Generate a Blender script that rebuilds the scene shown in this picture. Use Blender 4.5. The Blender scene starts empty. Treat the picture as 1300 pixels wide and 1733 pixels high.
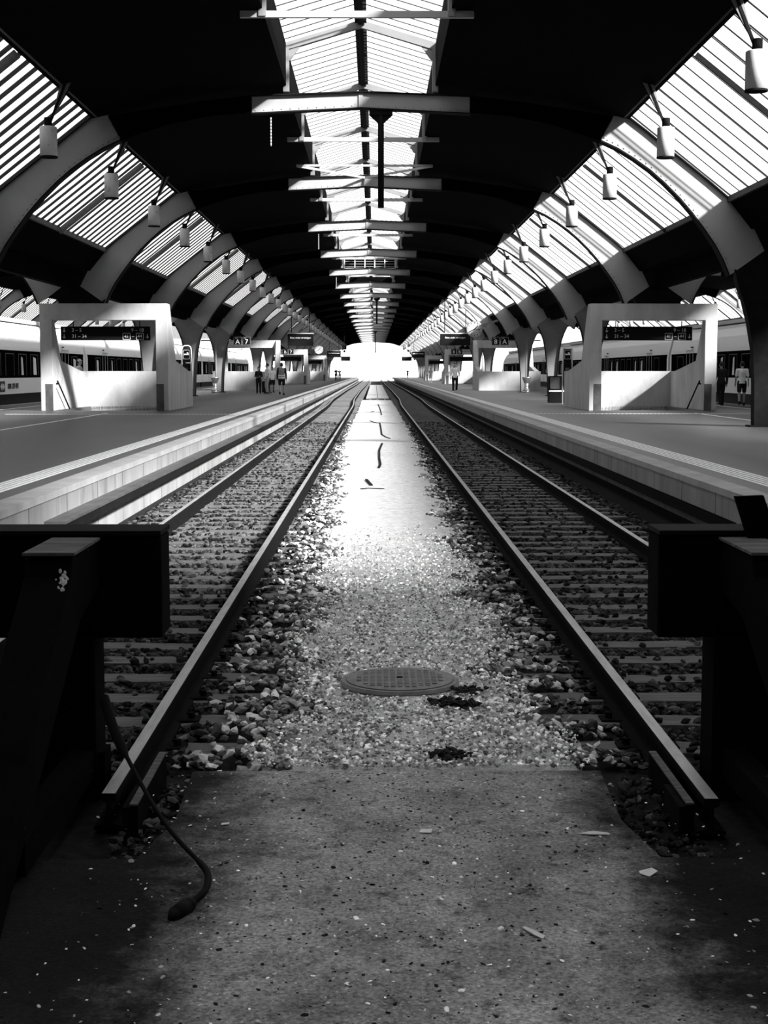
import bpy, math, random
import numpy as np
from mathutils import Vector, Matrix
random.seed(7); rng = np.random.default_rng(7)
SC = bpy.context.scene
COL = SC.collection
PI = math.pi

# ------------------------------------------------------------------ camera
F = 2450.0
HC = 1.93
PITCH = math.atan(238.0 / F); YAW = math.atan(15.5 / F)
cam = bpy.data.cameras.new('camera'); camo = bpy.data.objects.new('camera', cam); COL.objects.link(camo)
cam.sensor_fit = 'VERTICAL'; cam.sensor_height = 24.0; cam.lens = F / 1733.0 * 24.0
cam.clip_end = 3000; cam.clip_start = .05
camo.location = (0, 0, HC); camo.rotation_euler = (PI / 2 - PITCH, 0, -YAW)
SC.camera = camo
_R = Matrix.Rotation(-YAW, 3, 'Z') @ Matrix.Rotation(PI / 2 - PITCH, 3, 'X')
def ray(px, py): return _R @ Vector(((px - 650) / F, -(py - 866.5) / F, -1))
def at(px, py, Y):
    d = ray(px, py); return Vector((0, 0, HC)) + d * (Y / d.y)
def onz(px, py, z):
    d = ray(px, py); return Vector((0, 0, HC)) + d * ((z - HC) / d.z)

# ------------------------------------------------------------------ materials
def mat(name, base, rough=.7, metal=0.0, var=.0, scale=3.0, stretch=(1, 1, 1), bump=0.0, bscale=40.0, spec=.4, island=0.0,
        dark=None, dscale=1.2, dlo=.55, dhi=.75, speck=None, joints=None, fine=None):
    """procedural grey material: VAR = tonal variation by noise, DARK = stains of their own shape, ISLAND = per-stone tone"""
    m = bpy.data.materials.new(name); m.use_nodes = True
    nt = m.node_tree; N = nt.nodes; L = nt.links
    b = N['Principled BSDF']
    b.inputs['Roughness'].default_value = rough; b.inputs['Metallic'].default_value = metal
    b.inputs['Specular IOR Level'].default_value = spec
    b.inputs['Base Color'].default_value = (base, base, base, 1)
    tc = N.new('ShaderNodeNewGeometry')
    mp = N.new('ShaderNodeMapping'); mp.inputs['Scale'].default_value = stretch
    L.new(tc.outputs['Position'], mp.inputs['Vector'])
    val = None
    def noise(s, det=6, r=.6):
        n = N.new('ShaderNodeTexNoise'); n.inputs['Scale'].default_value = s; n.inputs['Detail'].default_value = det
        n.inputs['Roughness'].default_value = r; L.new(mp.outputs[0], n.inputs['Vector']); return n.outputs['Fac']
    def math_(op, a, c, clamp=False):
        n = N.new('ShaderNodeMath'); n.operation = op; n.use_clamp = clamp
        for k, x in enumerate((a, c)):
            if hasattr(x, 'links'): L.new(x, n.inputs[k])
            else: n.inputs[k].default_value = x
        return n.outputs[0]
    def remap(x, a, c, p, q):
        n = N.new('ShaderNodeMapRange'); L.new(x, n.inputs[0])
        for k, v_ in enumerate((a, c, p, q)): n.inputs[k + 1].default_value = v_
        return n.outputs[0]
    if var or island or dark is not None or speck or joints:
        val = remap(noise(scale), .25, .75, base * (1 - var), base * (1 + var)) if var else None
        if val is None: val = math_('MULTIPLY', base, 1.0)
        if island:
            g = N.new('ShaderNodeNewGeometry')
            pw = math_('POWER', g.outputs['Random Per Island'], 2.2)
            val = math_('MULTIPLY', val, remap(pw, 0, 1, 1 - island, 1 + island * 3.2))
        if dark is not None:
            k = remap(noise(dscale, 8, .65), dlo, dhi, 1.0, dark); val = math_('MULTIPLY', val, k)
        if fine: val = math_('MULTIPLY', val, remap(noise(fine[0], 4, .6), .3, .7, 1 - fine[1], 1 + fine[1]))
        if speck:
            sn = noise(speck[0], 3, .5)
            val = math_('ADD', val, remap(sn, speck[1], speck[1] + .05, 0, speck[2]))
        if joints:
            sx = N.new('ShaderNodeSeparateXYZ'); L.new(tc.outputs['Position'], sx.inputs[0])
            fr = math_('FRACT', math_('DIVIDE', sx.outputs[joints[0]], joints[1]), 0)
            val = math_('MULTIPLY', val, remap(fr, joints[2], joints[2] * 1.5, .18, 1.0))
        cb = N.new('ShaderNodeCombineColor')
        for k in range(3): L.new(val, cb.inputs[k])
        L.new(cb.outputs[0], b.inputs['Base Color'])
    if bump:
        bp = N.new('ShaderNodeBump'); bp.inputs['Strength'].default_value = bump; bp.inputs['Distance'].default_value = .02
        L.new(noise(bscale, 8, .7), bp.inputs['Height']); L.new(bp.outputs[0], b.inputs['Normal'])
    return m

def glass_mat(name, t, blur=.06):
    m = bpy.data.materials.new(name); m.use_nodes = True
    nt = m.node_tree; N = nt.nodes; L = nt.links
    N.remove(N['Principled BSDF']); out = N['Material Output']
    g = N.new('ShaderNodeNewGeometry')
    n = N.new('ShaderNodeTexNoise'); n.inputs['Scale'].default_value = .9; n.inputs['Detail'].default_value = 5
    L.new(g.outputs['Position'], n.inputs['Vector'])
    r = N.new('ShaderNodeMapRange'); L.new(n.outputs['Fac'], r.inputs[0])
    r.inputs[1].default_value = .3; r.inputs[2].default_value = .7; r.inputs[3].default_value = t - .05; r.inputs[4].default_value = t + .03
    cb = N.new('ShaderNodeCombineColor')
    for k in range(3): L.new(r.outputs[0], cb.inputs[k])
    tr = N.new('ShaderNodeBsdfTransparent'); L.new(cb.outputs[0], tr.inputs[0])
    tl = N.new('ShaderNodeBsdfTranslucent'); tl.inputs[0].default_value = (.8, .8, .8, 1)
    mx = N.new('ShaderNodeMixShader'); mx.inputs[0].default_value = blur
    L.new(tr.outputs[0], mx.inputs[1]); L.new(tl.outputs[0], mx.inputs[2]); L.new(mx.outputs[0], out.inputs['Surface'])
    return m

M = {}
M['board'] = mat('unlit_black', .002, .95, spec=.02)
M['dark'] = mat('black_steel', .007, .8, spec=.08, var=.4, scale=6)
M['tar'] = mat('tarred_timber', .0035, .95, spec=.03, var=.6, scale=5, speck=(22, .74, .12))
M['paint'] = mat('light_steel_paint', .31, .55, var=.05, scale=2, spec=.3)
M['paint2'] = mat('grey_steel_paint', .17, .55, var=.15, scale=2, spec=.3)
M['bar'] = mat('glazing_bar', .10, .7, var=.3, scale=8, spec=.2)
M['barthin'] = mat('thin_glazing_bar', .03, .7, spec=.2)
M['glass'] = glass_mat('roof_glass', .80)
M['endglass'] = glass_mat('screen_glass', .95, .1)
M['conc'] = mat('shuttered_concrete', .46, .85, var=.22, scale=1.6, stretch=(1, 1, .35), bump=.25, bscale=30, dark=.55, dscale=2.4, dlo=.58, dhi=.82, spec=.2)
M['wallconc'] = mat('platform_wall_concrete', .25, .9, var=.25, scale=1.5, stretch=(1, 1, .3), bump=.3, bscale=25, dark=.35, dscale=2.0, dlo=.56, dhi=.78, spec=.15, joints=(1, 1.9, .012))
M['coping'] = mat('coping_concrete', .34, .85, var=.2, scale=2, spec=.2)
M['platform'] = mat('platform_asphalt', .074, .45, var=.35, scale=.35, stretch=(1, .25, 1), bump=.12, bscale=60, dark=.5, dscale=.25, dlo=.5, dhi=.8, spec=.35)
M['white'] = mat('white_marking', .85, .7, var=.15, scale=5)
M['ballast'] = mat('ballast_ground', .020, .95, var=.6, scale=14, bump=1.0, bscale=22, spec=.1)
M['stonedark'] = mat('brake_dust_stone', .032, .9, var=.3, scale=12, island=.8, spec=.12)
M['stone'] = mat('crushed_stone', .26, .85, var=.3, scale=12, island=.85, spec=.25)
M['pebble'] = mat('pale_pebble', .60, .9, var=.2, scale=20, island=.7, spec=.2)
M['path'] = mat('gravel_path', .60, .95, fine=(90, .5), var=.3, scale=9, bump=.9, bscale=70, dark=.5, dscale=6, dlo=.6, dhi=.75, spec=.15)
M['fore'] = mat('dusty_asphalt', .46, .92, fine=(75, .6), var=.5, scale=2.6, bump=1.0, bscale=60, dark=.3, dscale=9, dlo=.54, dhi=.70, speck=(34, .68, .5), spec=.15)
def side_shade(m, xc, half, amt):
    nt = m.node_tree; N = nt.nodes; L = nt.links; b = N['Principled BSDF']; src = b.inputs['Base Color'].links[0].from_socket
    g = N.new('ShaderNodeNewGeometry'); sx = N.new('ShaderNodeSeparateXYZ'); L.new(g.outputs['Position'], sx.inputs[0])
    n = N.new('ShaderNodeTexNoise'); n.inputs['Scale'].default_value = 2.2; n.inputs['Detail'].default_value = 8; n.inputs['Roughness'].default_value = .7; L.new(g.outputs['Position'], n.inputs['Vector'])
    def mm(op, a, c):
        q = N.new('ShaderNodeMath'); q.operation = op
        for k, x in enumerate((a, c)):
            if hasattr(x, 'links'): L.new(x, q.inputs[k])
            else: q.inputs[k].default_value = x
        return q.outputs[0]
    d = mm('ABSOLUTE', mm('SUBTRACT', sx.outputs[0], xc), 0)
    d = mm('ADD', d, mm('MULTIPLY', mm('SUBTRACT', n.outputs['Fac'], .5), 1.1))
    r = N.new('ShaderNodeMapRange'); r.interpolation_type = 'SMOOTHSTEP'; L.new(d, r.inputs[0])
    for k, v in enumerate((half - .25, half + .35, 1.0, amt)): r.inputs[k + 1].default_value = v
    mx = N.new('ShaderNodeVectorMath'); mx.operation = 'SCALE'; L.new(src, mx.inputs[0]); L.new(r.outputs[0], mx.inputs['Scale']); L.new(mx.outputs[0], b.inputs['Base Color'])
side_shade(M['fore'], .17, .78, .03)  # asphalt fades to black at both sides: shade put into its colour
M['shadeground'] = mat('shaded_ground', .006, .97, var=.5, scale=4, bump=.5, bscale=40, speck=(30, .76, .15), spec=.05)  # near-black tone standing in for shade round the buffers
M['sleeper'] = mat('weathered_sleeper_wood', .13, .9, var=.6, scale=6, stretch=(.5, 7, 2), bump=.6, bscale=18, spec=.15)
M['rust'] = mat('rusty_rail_steel', .007, .95, var=.4, scale=10, spec=.04)
M['railtop'] = mat('worn_rail_top', .42, .48, metal=.6, var=.3, scale=5, stretch=(3, .5, 1))
M['iron'] = mat('cast_iron_cover', .20, .7, var=.3, scale=12, bump=.4, bscale=90, spec=.4)
M['train'] = mat('white_train_paint', .88, .35, spec=.5)
M['trainlow'] = mat('train_underframe', .012, .7, spec=.2)
M['tglass'] = mat('dark_train_glass', .003, .5, spec=0.0)
M['inner'] = mat('train_interior_panel', .7, .6, var=.3, scale=1.2)
M['greyroof'] = mat('train_roof_grey', .42, .6)
M['dial'] = mat('clock_dial', .40, .6)
M['steel'] = mat('brushed_steel', .42, .3, metal=.9)
M['black'] = mat('black_panel', .004, .5, spec=.15)
M['ink'] = mat('white_lettering', .80, .6)
M['lampw'] = mat('white_lamp_enamel', .50, .5, var=.05, scale=10)
M['lampd'] = mat('spotted_lamp_enamel', .62, .5, var=.08, scale=6, dark=.3, dscale=9, dlo=.6, dhi=.66)
M['skin'] = mat('skin', .36, .6)
M['hair'] = mat('dark_hair', .012, .6)
M['cw'] = mat('white_cloth', .88, .9); M['cg'] = mat('grey_cloth', .22, .9); M['ck'] = mat('black_cloth', .010, .9)
M['cl'] = mat('light_grey_cloth', .45, .9); M['refl'] = mat('reflective_tape', .75, .5)
M['plate'] = mat('corner_steel_plate', .10, .45, metal=.4, var=.5, scale=3)
M['paper'] = mat('paper', .75, .9, var=.1)
M['ext'] = mat('sunlit_ground', .55, .9, var=.1, scale=.2)
M['facade'] = mat('pale_facade', .7, .9, var=.05, scale=.1)
M['facade2'] = mat('facade_window_glass', .62, .5)
M['wall'] = mat('dark_hall_wall', .02, .9)
M['moss'] = mat('dark_moss', .006, .95, var=.5, scale=40)

# ------------------------------------------------------------------ helpers
class MB:
    def __init__(s): s.v = []; s.f = []
    def add(s, vs, fs):
        o = len(s.v); s.v += [tuple(p) for p in vs]; s.f += [tuple(i + o for i in q) for q in fs]; return s
    def box(s, x0, x1, y0, y1, z0, z1):
        return s.add([(x, y, z) for z in (z0, z1) for y in (y0, y1) for x in (x0, x1)],
                     [(0, 2, 3, 1), (4, 5, 7, 6), (0, 1, 5, 4), (2, 6, 7, 3), (0, 4, 6, 2), (1, 3, 7, 5)])
    def bar(s, p, q, w, h, up=(0, 0, 1)):
        p = Vector(p); q = Vector(q); d = (q - p).normalized(); up = Vector(up)
        a = d.cross(up)
        if a.length < 1e-4: a = d.cross(Vector((1, 0, 0)))
        a.normalize(); b = a.cross(d)
        vs = [e + a * (i * w / 2) + b * (j * h / 2) for e in (p, q) for i, j in ((-1, -1), (1, -1), (1, 1), (-1, 1))]
        return s.add(vs, [(0, 1, 2, 3)[::-1], (4, 5, 6, 7), (0, 1, 5, 4), (1, 2, 6, 5), (2, 3, 7, 6), (3, 0, 4, 7)])
    def prism(s, pts, ax, a, b):
        """polygon PTS in the plane across axis AX ('x','y','z'), from A to B"""
        n = len(pts)
        def P(p, t): return {'x': (t, p[0], p[1]), 'y': (p[0], t, p[1]), 'z': (p[0], p[1], t)}[ax]
        return s.add([P(p, a) for p in pts] + [P(p, b) for p in pts],
                     [tuple(range(n))[::-1], tuple(range(n, 2 * n))] + [(i, (i + 1) % n, n + (i + 1) % n, n + i) for i in range(n)])
    def web(s, A, B, y0, y1):
        """plate in the XZ plane between polylines A and B of equal length"""
        n = len(A); vs = []
        for y in (y0, y1):
            vs += [(p[0], y, p[1]) for p in A] + [(p[0], y, p[1]) for p in B]
        fs = []
        for k, off in ((0, 0), (1, 2 * n)):
            for i in range(n - 1):
                q = (off + i, off + i + 1, off + n + i + 1, off + n + i); fs.append(q if k else q[::-1])
        for off in (0, n):
            for i in range(n - 1): fs.append((off + i, off + i + 1, off + 2 * n + i + 1, off + 2 * n + i))
        fs += [(0, n, 3 * n, 2 * n), (n - 1, 2 * n - 1, 4 * n - 1, 3 * n - 1)]
        return s.add(vs, fs)
    def ribbon(s, A, y0, y1, t):
        """flange: strip along polyline A in XZ, width y0..y1, thickness T"""
        n = len(A); off = []
        for i in range(n):
            a = Vector(A[max(i - 1, 0)]); b = Vector(A[min(i + 1, n - 1)]); d = (b - a).normalized()
            off.append((A[i][0] - d.y * t, A[i][1] + d.x * t))
        return s.web(A, off, y0, y1)
    def cone(s, p, q, r0, r1, n=12, caps=True):
        p = Vector(p); q = Vector(q); d = (q - p).normalized()
        a = d.orthogonal().normalized(); b = d.cross(a)
        vs = [e + (a * math.cos(2 * PI * i / n) + b * math.sin(2 * PI * i / n)) * r for e, r in ((p, r0), (q, r1)) for i in range(n)]
        fs = [(i, (i + 1) % n, n + (i + 1) % n, n + i) for i in range(n)]
        if caps: fs += [tuple(range(n))[::-1], tuple(range(n, 2 * n))]
        return s.add(vs, fs)
    def tube(s, path, r, n=8):
        P = [Vector(p) for p in path]; m = len(P); vs = []
        rr = r if isinstance(r, (list, tuple)) else [r] * m
        a = None
        for i in range(m):
            d = (P[min(i + 1, m - 1)] - P[max(i - 1, 0)]).normalized()
            a = (a - d * a.dot(d)).normalized() if a is not None else d.orthogonal().normalized()
            b = d.cross(a)
            vs += [P[i] + (a * math.cos(2 * PI * k / n) + b * math.sin(2 * PI * k / n)) * rr[i] for k in range(n)]
        fs = [(i * n + k, i * n + (k + 1) % n, (i + 1) * n + (k + 1) % n, (i + 1) * n + k) for i in range(m - 1) for k in range(n)]
        fs += [tuple(range(n))[::-1], tuple(range((m - 1) * n, m * n))]
        return s.add(vs, fs)
    def lathe(s, prof, n=24, c=(0, 0, 0)):
        m = len(prof); vs = [(c[0] + r * math.cos(2 * PI * k / n), c[1] + r * math.sin(2 * PI * k / n), c[2] + z) for r, z in prof for k in range(n)]
        fs = [(i * n + k, i * n + (k + 1) % n, (i + 1) * n + (k + 1) % n, (i + 1) * n + k) for i in range(m - 1) for k in range(n)]
        fs += [tuple(range(n))[::-1], tuple(range((m - 1) * n, m * n))]
        return s.add(vs, fs)
    def ball(s, c, r, sc=(1, 1, 1), n=10, m=7):
        vs = []; 
        for i in range(m + 1):
            t = PI * i / m
            for k in range(n):
                vs.append((c[0] + r * sc[0] * math.sin(t) * math.cos(2 * PI * k / n), c[1] + r * sc[1] * math.sin(t) * math.sin(2 * PI * k / n), c[2] - r * sc[2] * math.cos(t)))
        return s.add(vs, [(i * n + k, i * n + (k + 1) % n, (i + 1) * n + (k + 1) % n, (i + 1) * n + k) for i in range(m) for k in range(n)])
    def capsule(s, p, q, r0, r1, n=12):
        s.cone(p, q, r0, r1, n); s.ball(p, r0, n=n, m=8); s.ball(q, r1, n=n, m=8); return s
    def mesh(s, name, m=None, smooth=False):
        me = bpy.data.meshes.new(name); me.from_pydata(s.v, [], s.f); me.validate(); me.update()
        if m is not None: me.materials.append(M[m] if isinstance(m, str) else m)
        if smooth: me.polygons.foreach_set('use_smooth', [True] * len(me.polygons))
        return me
    def build(s, name, m, parent=None, smooth=False, bevel=0):
        o = bpy.data.objects.new(name, s.mesh(name, m, smooth)); COL.objects.link(o)
        if parent is not None: o.parent = parent
        if bevel:
            b = o.modifiers.new('edge', 'BEVEL'); b.width = bevel; b.segments = 2; b.limit_method = 'ANGLE'
        return o
def link(me, name, parent=None, loc=(0, 0, 0), scale=(1, 1, 1)):
    o = bpy.data.objects.new(name, me); COL.objects.link(o); o.location = loc; o.scale = scale
    if parent is not None: o.parent = parent
    return o
def thing(name, label, cat, loc=(0, 0, 0), rz=0, group=None):
    o = bpy.data.objects.new(name, None); COL.objects.link(o); o.location = loc; o.rotation_euler = (0, 0, rz)
    o.empty_display_size = .1
    return tag(o, label, cat, group)
def tag(o, label, cat, group=None):
    o['label'] = label; o['category'] = cat
    if group: o['group'] = group
    return o
def struct(o): o['kind'] = 'structure'; return o
def kids(o): return [c for c in COL.objects if c.parent == o]
def dup(root, loc=None, label=None, sx=None):
    r = root.copy(); COL.objects.link(r)
    if loc is not None: r.location = loc
    if label: r['label'] = label
    for ch in list(root.children):
        c = ch.copy(); COL.objects.link(c); c.parent = r
        for g in list(ch.children):
            d = g.copy(); COL.objects.link(d); d.parent = c
    return r
ORD = ['first', 'second', 'third', 'fourth', 'fifth', 'sixth', 'seventh', 'eighth', 'ninth', 'tenth', 'eleventh', 'twelfth', 'thirteenth',
       'fourteenth', 'fifteenth', 'sixteenth', 'seventeenth', 'eighteenth', 'nineteenth', 'twentieth']
def nth(i):
    if i < 20: return ORD[i]
    n = i + 1; return '%d%s' % (n, 'th' if n % 100 in (11, 12, 13) else {1: 'st', 2: 'nd', 3: 'rd'}.get(n % 10, 'th'))
def text(body, size, m, parent, loc, rot, name='lettering', ext=.006, align='CENTER', shear=0, sx=1, bold=0):
    c = bpy.data.curves.new(name, 'FONT'); c.body = body; c.size = size; c.extrude = ext; c.align_x = align; c.align_y = 'CENTER'; c.shear = shear; c.offset = bold
    c.resolution_u = 3
    o = bpy.data.objects.new('tmp', c); COL.objects.link(o); dg = bpy.context.evaluated_depsgraph_get()
    me = bpy.data.meshes.new_from_object(o.evaluated_get(dg)); bpy.data.objects.remove(o); bpy.data.curves.remove(c); me.name = name
    me.materials.clear(); me.materials.append(M[m]); o = bpy.data.objects.new(name, me); COL.objects.link(o); o.parent = parent; o.location = loc; o.rotation_euler = rot
    o.scale = (sx, 1, 1); return o
FRONT = (PI / 2, 0, 0)                     # text upright, facing the camera (-Y)

# ------------------------------------------------------------------ levels and grid
ZP = .58                                    # platform level (rail top = 0)
XPL, XPR = -3.65, 4.05                      # platform edges
XPL2, XPR2 = -14.9, 15.1
CX = -.33                                   # roof centre line
BAY = 14.77; Y1 = 35.4
def YR(k): return Y1 + BAY * (k - 1)        # arch k
YS = -9.0                                # where the glazed hall begins
K1 = 20; YE = YR(K1)
SPAN = 20.1
def z(h): return h + HC                     # heights above the camera -> world

# ------------------------------------------------------------------ ground
struct(MB().box(-31, 31, -8, YE, -.6, -.24).build('ground', 'ballast'))
struct(MB().box(-3.6, 4.0, 6.0, YE, -.24, -.195).build('ballast_bed', 'ballast'))
# dusty asphalt between and before the buffers; painted shade darkens it towards the buffers
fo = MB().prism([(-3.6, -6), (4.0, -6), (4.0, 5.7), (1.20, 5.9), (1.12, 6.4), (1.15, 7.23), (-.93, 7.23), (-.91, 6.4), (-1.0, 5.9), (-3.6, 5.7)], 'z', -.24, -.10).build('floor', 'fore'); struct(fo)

# gravel path between the tracks (wavy edges)
ys = [7.23 + .25 * i for i in range(200)] + [57.5 + 2 * i for i in range(24)]
def edge(y, s):
    n = .10 * math.sin(y * 1.7 + s) + .07 * math.sin(y * 4.1 + 2 * s) + .05 * math.sin(y * 9.3 + s * 3)
    w = min(1, max(0, (y - 14) / 30)); n *= (1 - .6 * w)
    return (-.46 - .42 * w + n) if s < 0 else (.88 + .25 * w + n)
pm = MB()
for i in range(len(ys) - 1):
    a, b = ys[i], ys[i + 1]
    pm.add([(edge(a, -1) - .12, a, -.2), (edge(a, -1), a, -.105), (.2, a, -.085 if i else -.11), (edge(a, 1), a, -.105), (edge(a, 1) + .12, a, -.2),
            (edge(b, -1) - .12, b, -.2), (edge(b, -1), b, -.105), (.2, b, -.085), (edge(b, 1), b, -.105), (edge(b, 1) + .12, b, -.2)],
           [(j, j + 1, j + 6, j + 5) for j in range(4)])
path = struct(pm.build('path', 'path'))
def groove(pts, w):
    m = MB(); P = [onz(x, y, -.078) for x, y in pts]
    for a, b in zip(P[:-1], P[1:]): m.bar(a, b, w, .012)
    return m
for pts, w in (([(626, 712), (638, 716), (643, 716), (645, 726), (646, 735), (652, 739), (660, 742)], .05),
               ([(647, 750), (642, 762), (642, 775), (644, 786), (641, 792)], .05), ([(620, 811), (629, 821)], .05),
               ([(611, 827), (622, 826), (650, 827)], .04), ([(640, 684), (644, 694), (646, 702)], .05), ([(628, 697), (633, 696)], .06)):
    groove(pts, w).build('crack', 'dark', path)
# long pale walkway of concrete slabs farther on
wk = thing('walkway', 'long pale concrete walkway between the tracks with black slots in its front', 'walkway')
MB().box(-.62, 1.02, 104, 205, -.2, .03).build('slab', 'coping', wk)
m = MB()
for x0, x1 in ((-.62, -.38), (-.28, .12), (.26, .66), (.76, 1.0)): m.box(x0, x1, 103.95, 104.0, -.12, -.04)
m.build('slot', 'dark', wk); MB().box(.18, .22, 104, 205, .028, .036).build('joint', 'dark', wk)

# ------------------------------------------------------------------ tracks
def xoff(y, side):
    t = 0
    if 80 < y < 230:
        t = (y - 80) / 25 if y < 105 else (1 if y < 140 else (230 - y) / 90)
        t = t * t * (3 - 2 * t)
    return t * (.2 if side > 0 else -.22)
RAILS = {'left': (-2.715, -1.224), 'right': (1.527, 3.06)}
def rail(x, y0, side, label):
    ysr = [y0, 12, 30, 60] + list(range(80, 235, 6)) + [280, YE + 60]
    prof = [(-.07, -.17), (.07, -.17), (.07, -.155), (.012, -.14), (.012, -.045), (.036, -.035), (.036, -.004), (.030, 0), (-.030, 0), (-.036, -.004), (-.036, -.035), (-.012, -.045), (-.012, -.14), (-.07, -.155)]
    n = len(prof); vs = []; fs = []
    for yy in ysr:
        vs += [(x + p[0] + xoff(yy, side), yy, p[1]) for p in prof]
    for i in range(len(ysr) - 1):
        for k in range(n): fs.append((i * n + k, (i + 1) * n + k, (i + 1) * n + (k + 1) % n, i * n + (k + 1) % n))
    fs += [tuple(range(n)), tuple(range((len(ysr) - 1) * n, len(ysr) * n))[::-1]]
    r = thing('rail', label, 'rail', (0, 0, 0))
    MB().add(vs, fs).build('rail_body', 'rust', r)
    vs = [(x + d + xoff(yy, side), yy, .0015) for yy in ysr for d in (-.031, .031)]
    MB().add(vs, [(2 * i, 2 * i + 1, 2 * i + 3, 2 * i + 2) for i in range(len(ysr) - 1)]).build('running_surface', 'railtop', r)
rail(RAILS['left'][0], 7.0, -1, 'outer rail of the left track beside the left platform wall')
rail(RAILS['left'][1], 6.5, -1, 'inner rail of the left track, beside the gravel path')
rail(RAILS['right'][0], 6.4, 1, 'inner rail of the right track, beside the gravel path')
rail(RAILS['right'][1], 7.0, 1, 'outer rail of the right track beside the right platform wall')
# short guard planks along the rail ends
for x, nm in ((-1.085, 'left'), (1.42, 'right')):
    g = thing('guard_plank', 'short pale topped plank standing beside the end of the %s track inner rail' % nm, 'plank', (x, 0, 0))
    MB().box(-.018, .018, 6.35, 7.25, -.20, -.012).build('plank', 'tar', g); MB().box(-.018, .018, 6.35, 7.25, -.012, -.004).build('top_edge', 'sleeper', g)  # sides dark, strip along the top paler
    MB().box(-.05, -.02, 6.35, 6.7, -.2, -.02).build('packing', 'rust', g)

sl_mesh = []
for i in range(4):
    m = MB(); n = 8; w = .13
    r_ = random.Random(i)
    top = [(-1.3 + 2.6 * k / n, r_.uniform(-.006, .006)) for k in range(n + 1)]
    for k in range(n):
        (xa, da), (xb, db) = top[k], top[k + 1]
        ja, jb = r_.uniform(-.008, .008), r_.uniform(-.008, .008)
        m.add([(xa, -w + ja, -.30), (xb, -w + jb, -.30), (xb, w + jb, -.30), (xa, w + ja, -.30), (xa, -w + ja, -.163 + da), (xb, -w + jb, -.163 + db), (xb, w + jb, -.165 + db), (xa, w + ja, -.165 + da)],
              [(0, 3, 2, 1), (4, 5, 6, 7), (0, 1, 5, 4), (2, 3, 7, 6)] + ([(0, 4, 7, 3)] if k == 0 else []) + ([(1, 2, 6, 5)] if k == n - 1 else []))
    sl_mesh.append(m.mesh('sleeper', 'sleeper'))
chair = MB().box(-.17, .17, -.07, .07, -.165, -.150).cone((-.12, 0, -.15), (-.12, 0, -.115), .022, .022, 6).cone((.12, 0, -.15), (.12, 0, -.115), .022, .022, 6).mesh('rail_chair', 'rust')
NSL = 108; PSL = .609; YSL0 = 7.95
for side, (xa, xb) in RAILS.items():
    sg = -1 if side == 'left' else 1
    xc = (xa + xb) / 2
    for i in range(NSL):
        yy = YSL0 + PSL * i
        o = bpy.data.objects.new('railway_sleeper', sl_mesh[(i * 7 + (sg > 0)) % 4]); COL.objects.link(o)
        o.location = (xc + random.uniform(-.03, .03), yy, random.uniform(-.006, .006)); o.rotation_euler = (0, random.uniform(-.006, .006), random.uniform(-.012, .012))
        tag(o, 'weathered timber sleeper, %s from the buffer stop in the %s track' % (nth(i), side), 'sleeper', 'timber sleepers of the %s track' % side)
        if i < 14:
            for x in (xa, xb):
                c = link(chair, 'rail_chair', o, (x - o.location.x, 0, -o.location.z))
    m = MB(); i = NSL
    while YSL0 + PSL * i < YE - 2:
        yy = YSL0 + PSL * i; m.box(xc - 1.3 + xoff(yy, sg), xc + 1.3 + xoff(yy, sg), yy - .13, yy + .13, -.3, -.165); i += 1
    o = m.build('distant_sleepers', 'sleeper'); o['kind'] = 'stuff'; tag(o, 'far dense run of sleepers under the distant %s track' % side, 'sleepers')

# ballast stones (uncountable)
ico_v = []; ph = (1 + 5 ** .5) / 2
for a, b in ((1, ph), (-1, ph), (1, -ph), (-1, -ph)): ico_v += [(0, a, b), (a, b, 0), (b, 0, a)]
ico_v = np.array(ico_v, float); ico_v /= np.linalg.norm(ico_v[0])
def hull_faces(V):
    fs = []; n = len(V)
    for i in range(n):
        for j in range(i + 1, n):
            for k in range(j + 1, n):
                nn = np.cross(V[j] - V[i], V[k] - V[i]); d = (V - V[i]) @ nn
                if np.all(d <= 1e-6): fs.append((i, j, k))
                elif np.all(d >= -1e-6): fs.append((i, k, j))
    return np.array(fs)
ico_f = hull_faces(ico_v)
def stones(name, m, pts, rad, label, cat, flat=.62):
    n = len(pts); nv = len(ico_v)
    V = np.repeat(ico_v[None], n, 0) * (1 + rng.uniform(-.42, .30, (n, nv, 1)))
    V *= np.stack([rng.uniform(.75, 1.35, n), rng.uniform(.7, 1.1, n), rng.uniform(flat * .75, flat * 1.25, n)], 1)[:, None] * rad[:, None, None]
    a = rng.uniform(0, 2 * PI, n); t = rng.uniform(-.6, .6, n); ca, sa, ct, st = np.cos(a), np.sin(a), np.cos(t), np.sin(t)
    x, y, zz = V[..., 0], V[..., 1], V[..., 2]
    x, zz = x * ct[:, None] + zz * st[:, None], -x * st[:, None] + zz * ct[:, None]
    x, y = x * ca[:, None] - y * sa[:, None], x * sa[:, None] + y * ca[:, None]
    V = np.stack([x, y, zz], -1) + pts[:, None]
    Fc = (ico_f[None] + (np.arange(n) * nv)[:, None, None]).reshape(-1)
    me = bpy.data.meshes.new(name); me.vertices.add(n * nv); me.vertices.foreach_set('co', V.reshape(-1))
    nf = n * len(ico_f); me.loops.add(nf * 3); me.loops.foreach_set('vertex_index', Fc)
    me.polygons.add(nf); me.polygons.foreach_set('loop_start', np.arange(nf) * 3); me.polygons.foreach_set('loop_total', np.full(nf, 3))
    me.polygons.foreach_set('use_smooth', np.zeros(nf, bool)); me.update(); me.validate(); me.materials.append(M[m])
    o = bpy.data.objects.new(name, me); COL.objects.link(o); o['kind'] = 'stuff'; tag(o, label, cat); return o
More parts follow.
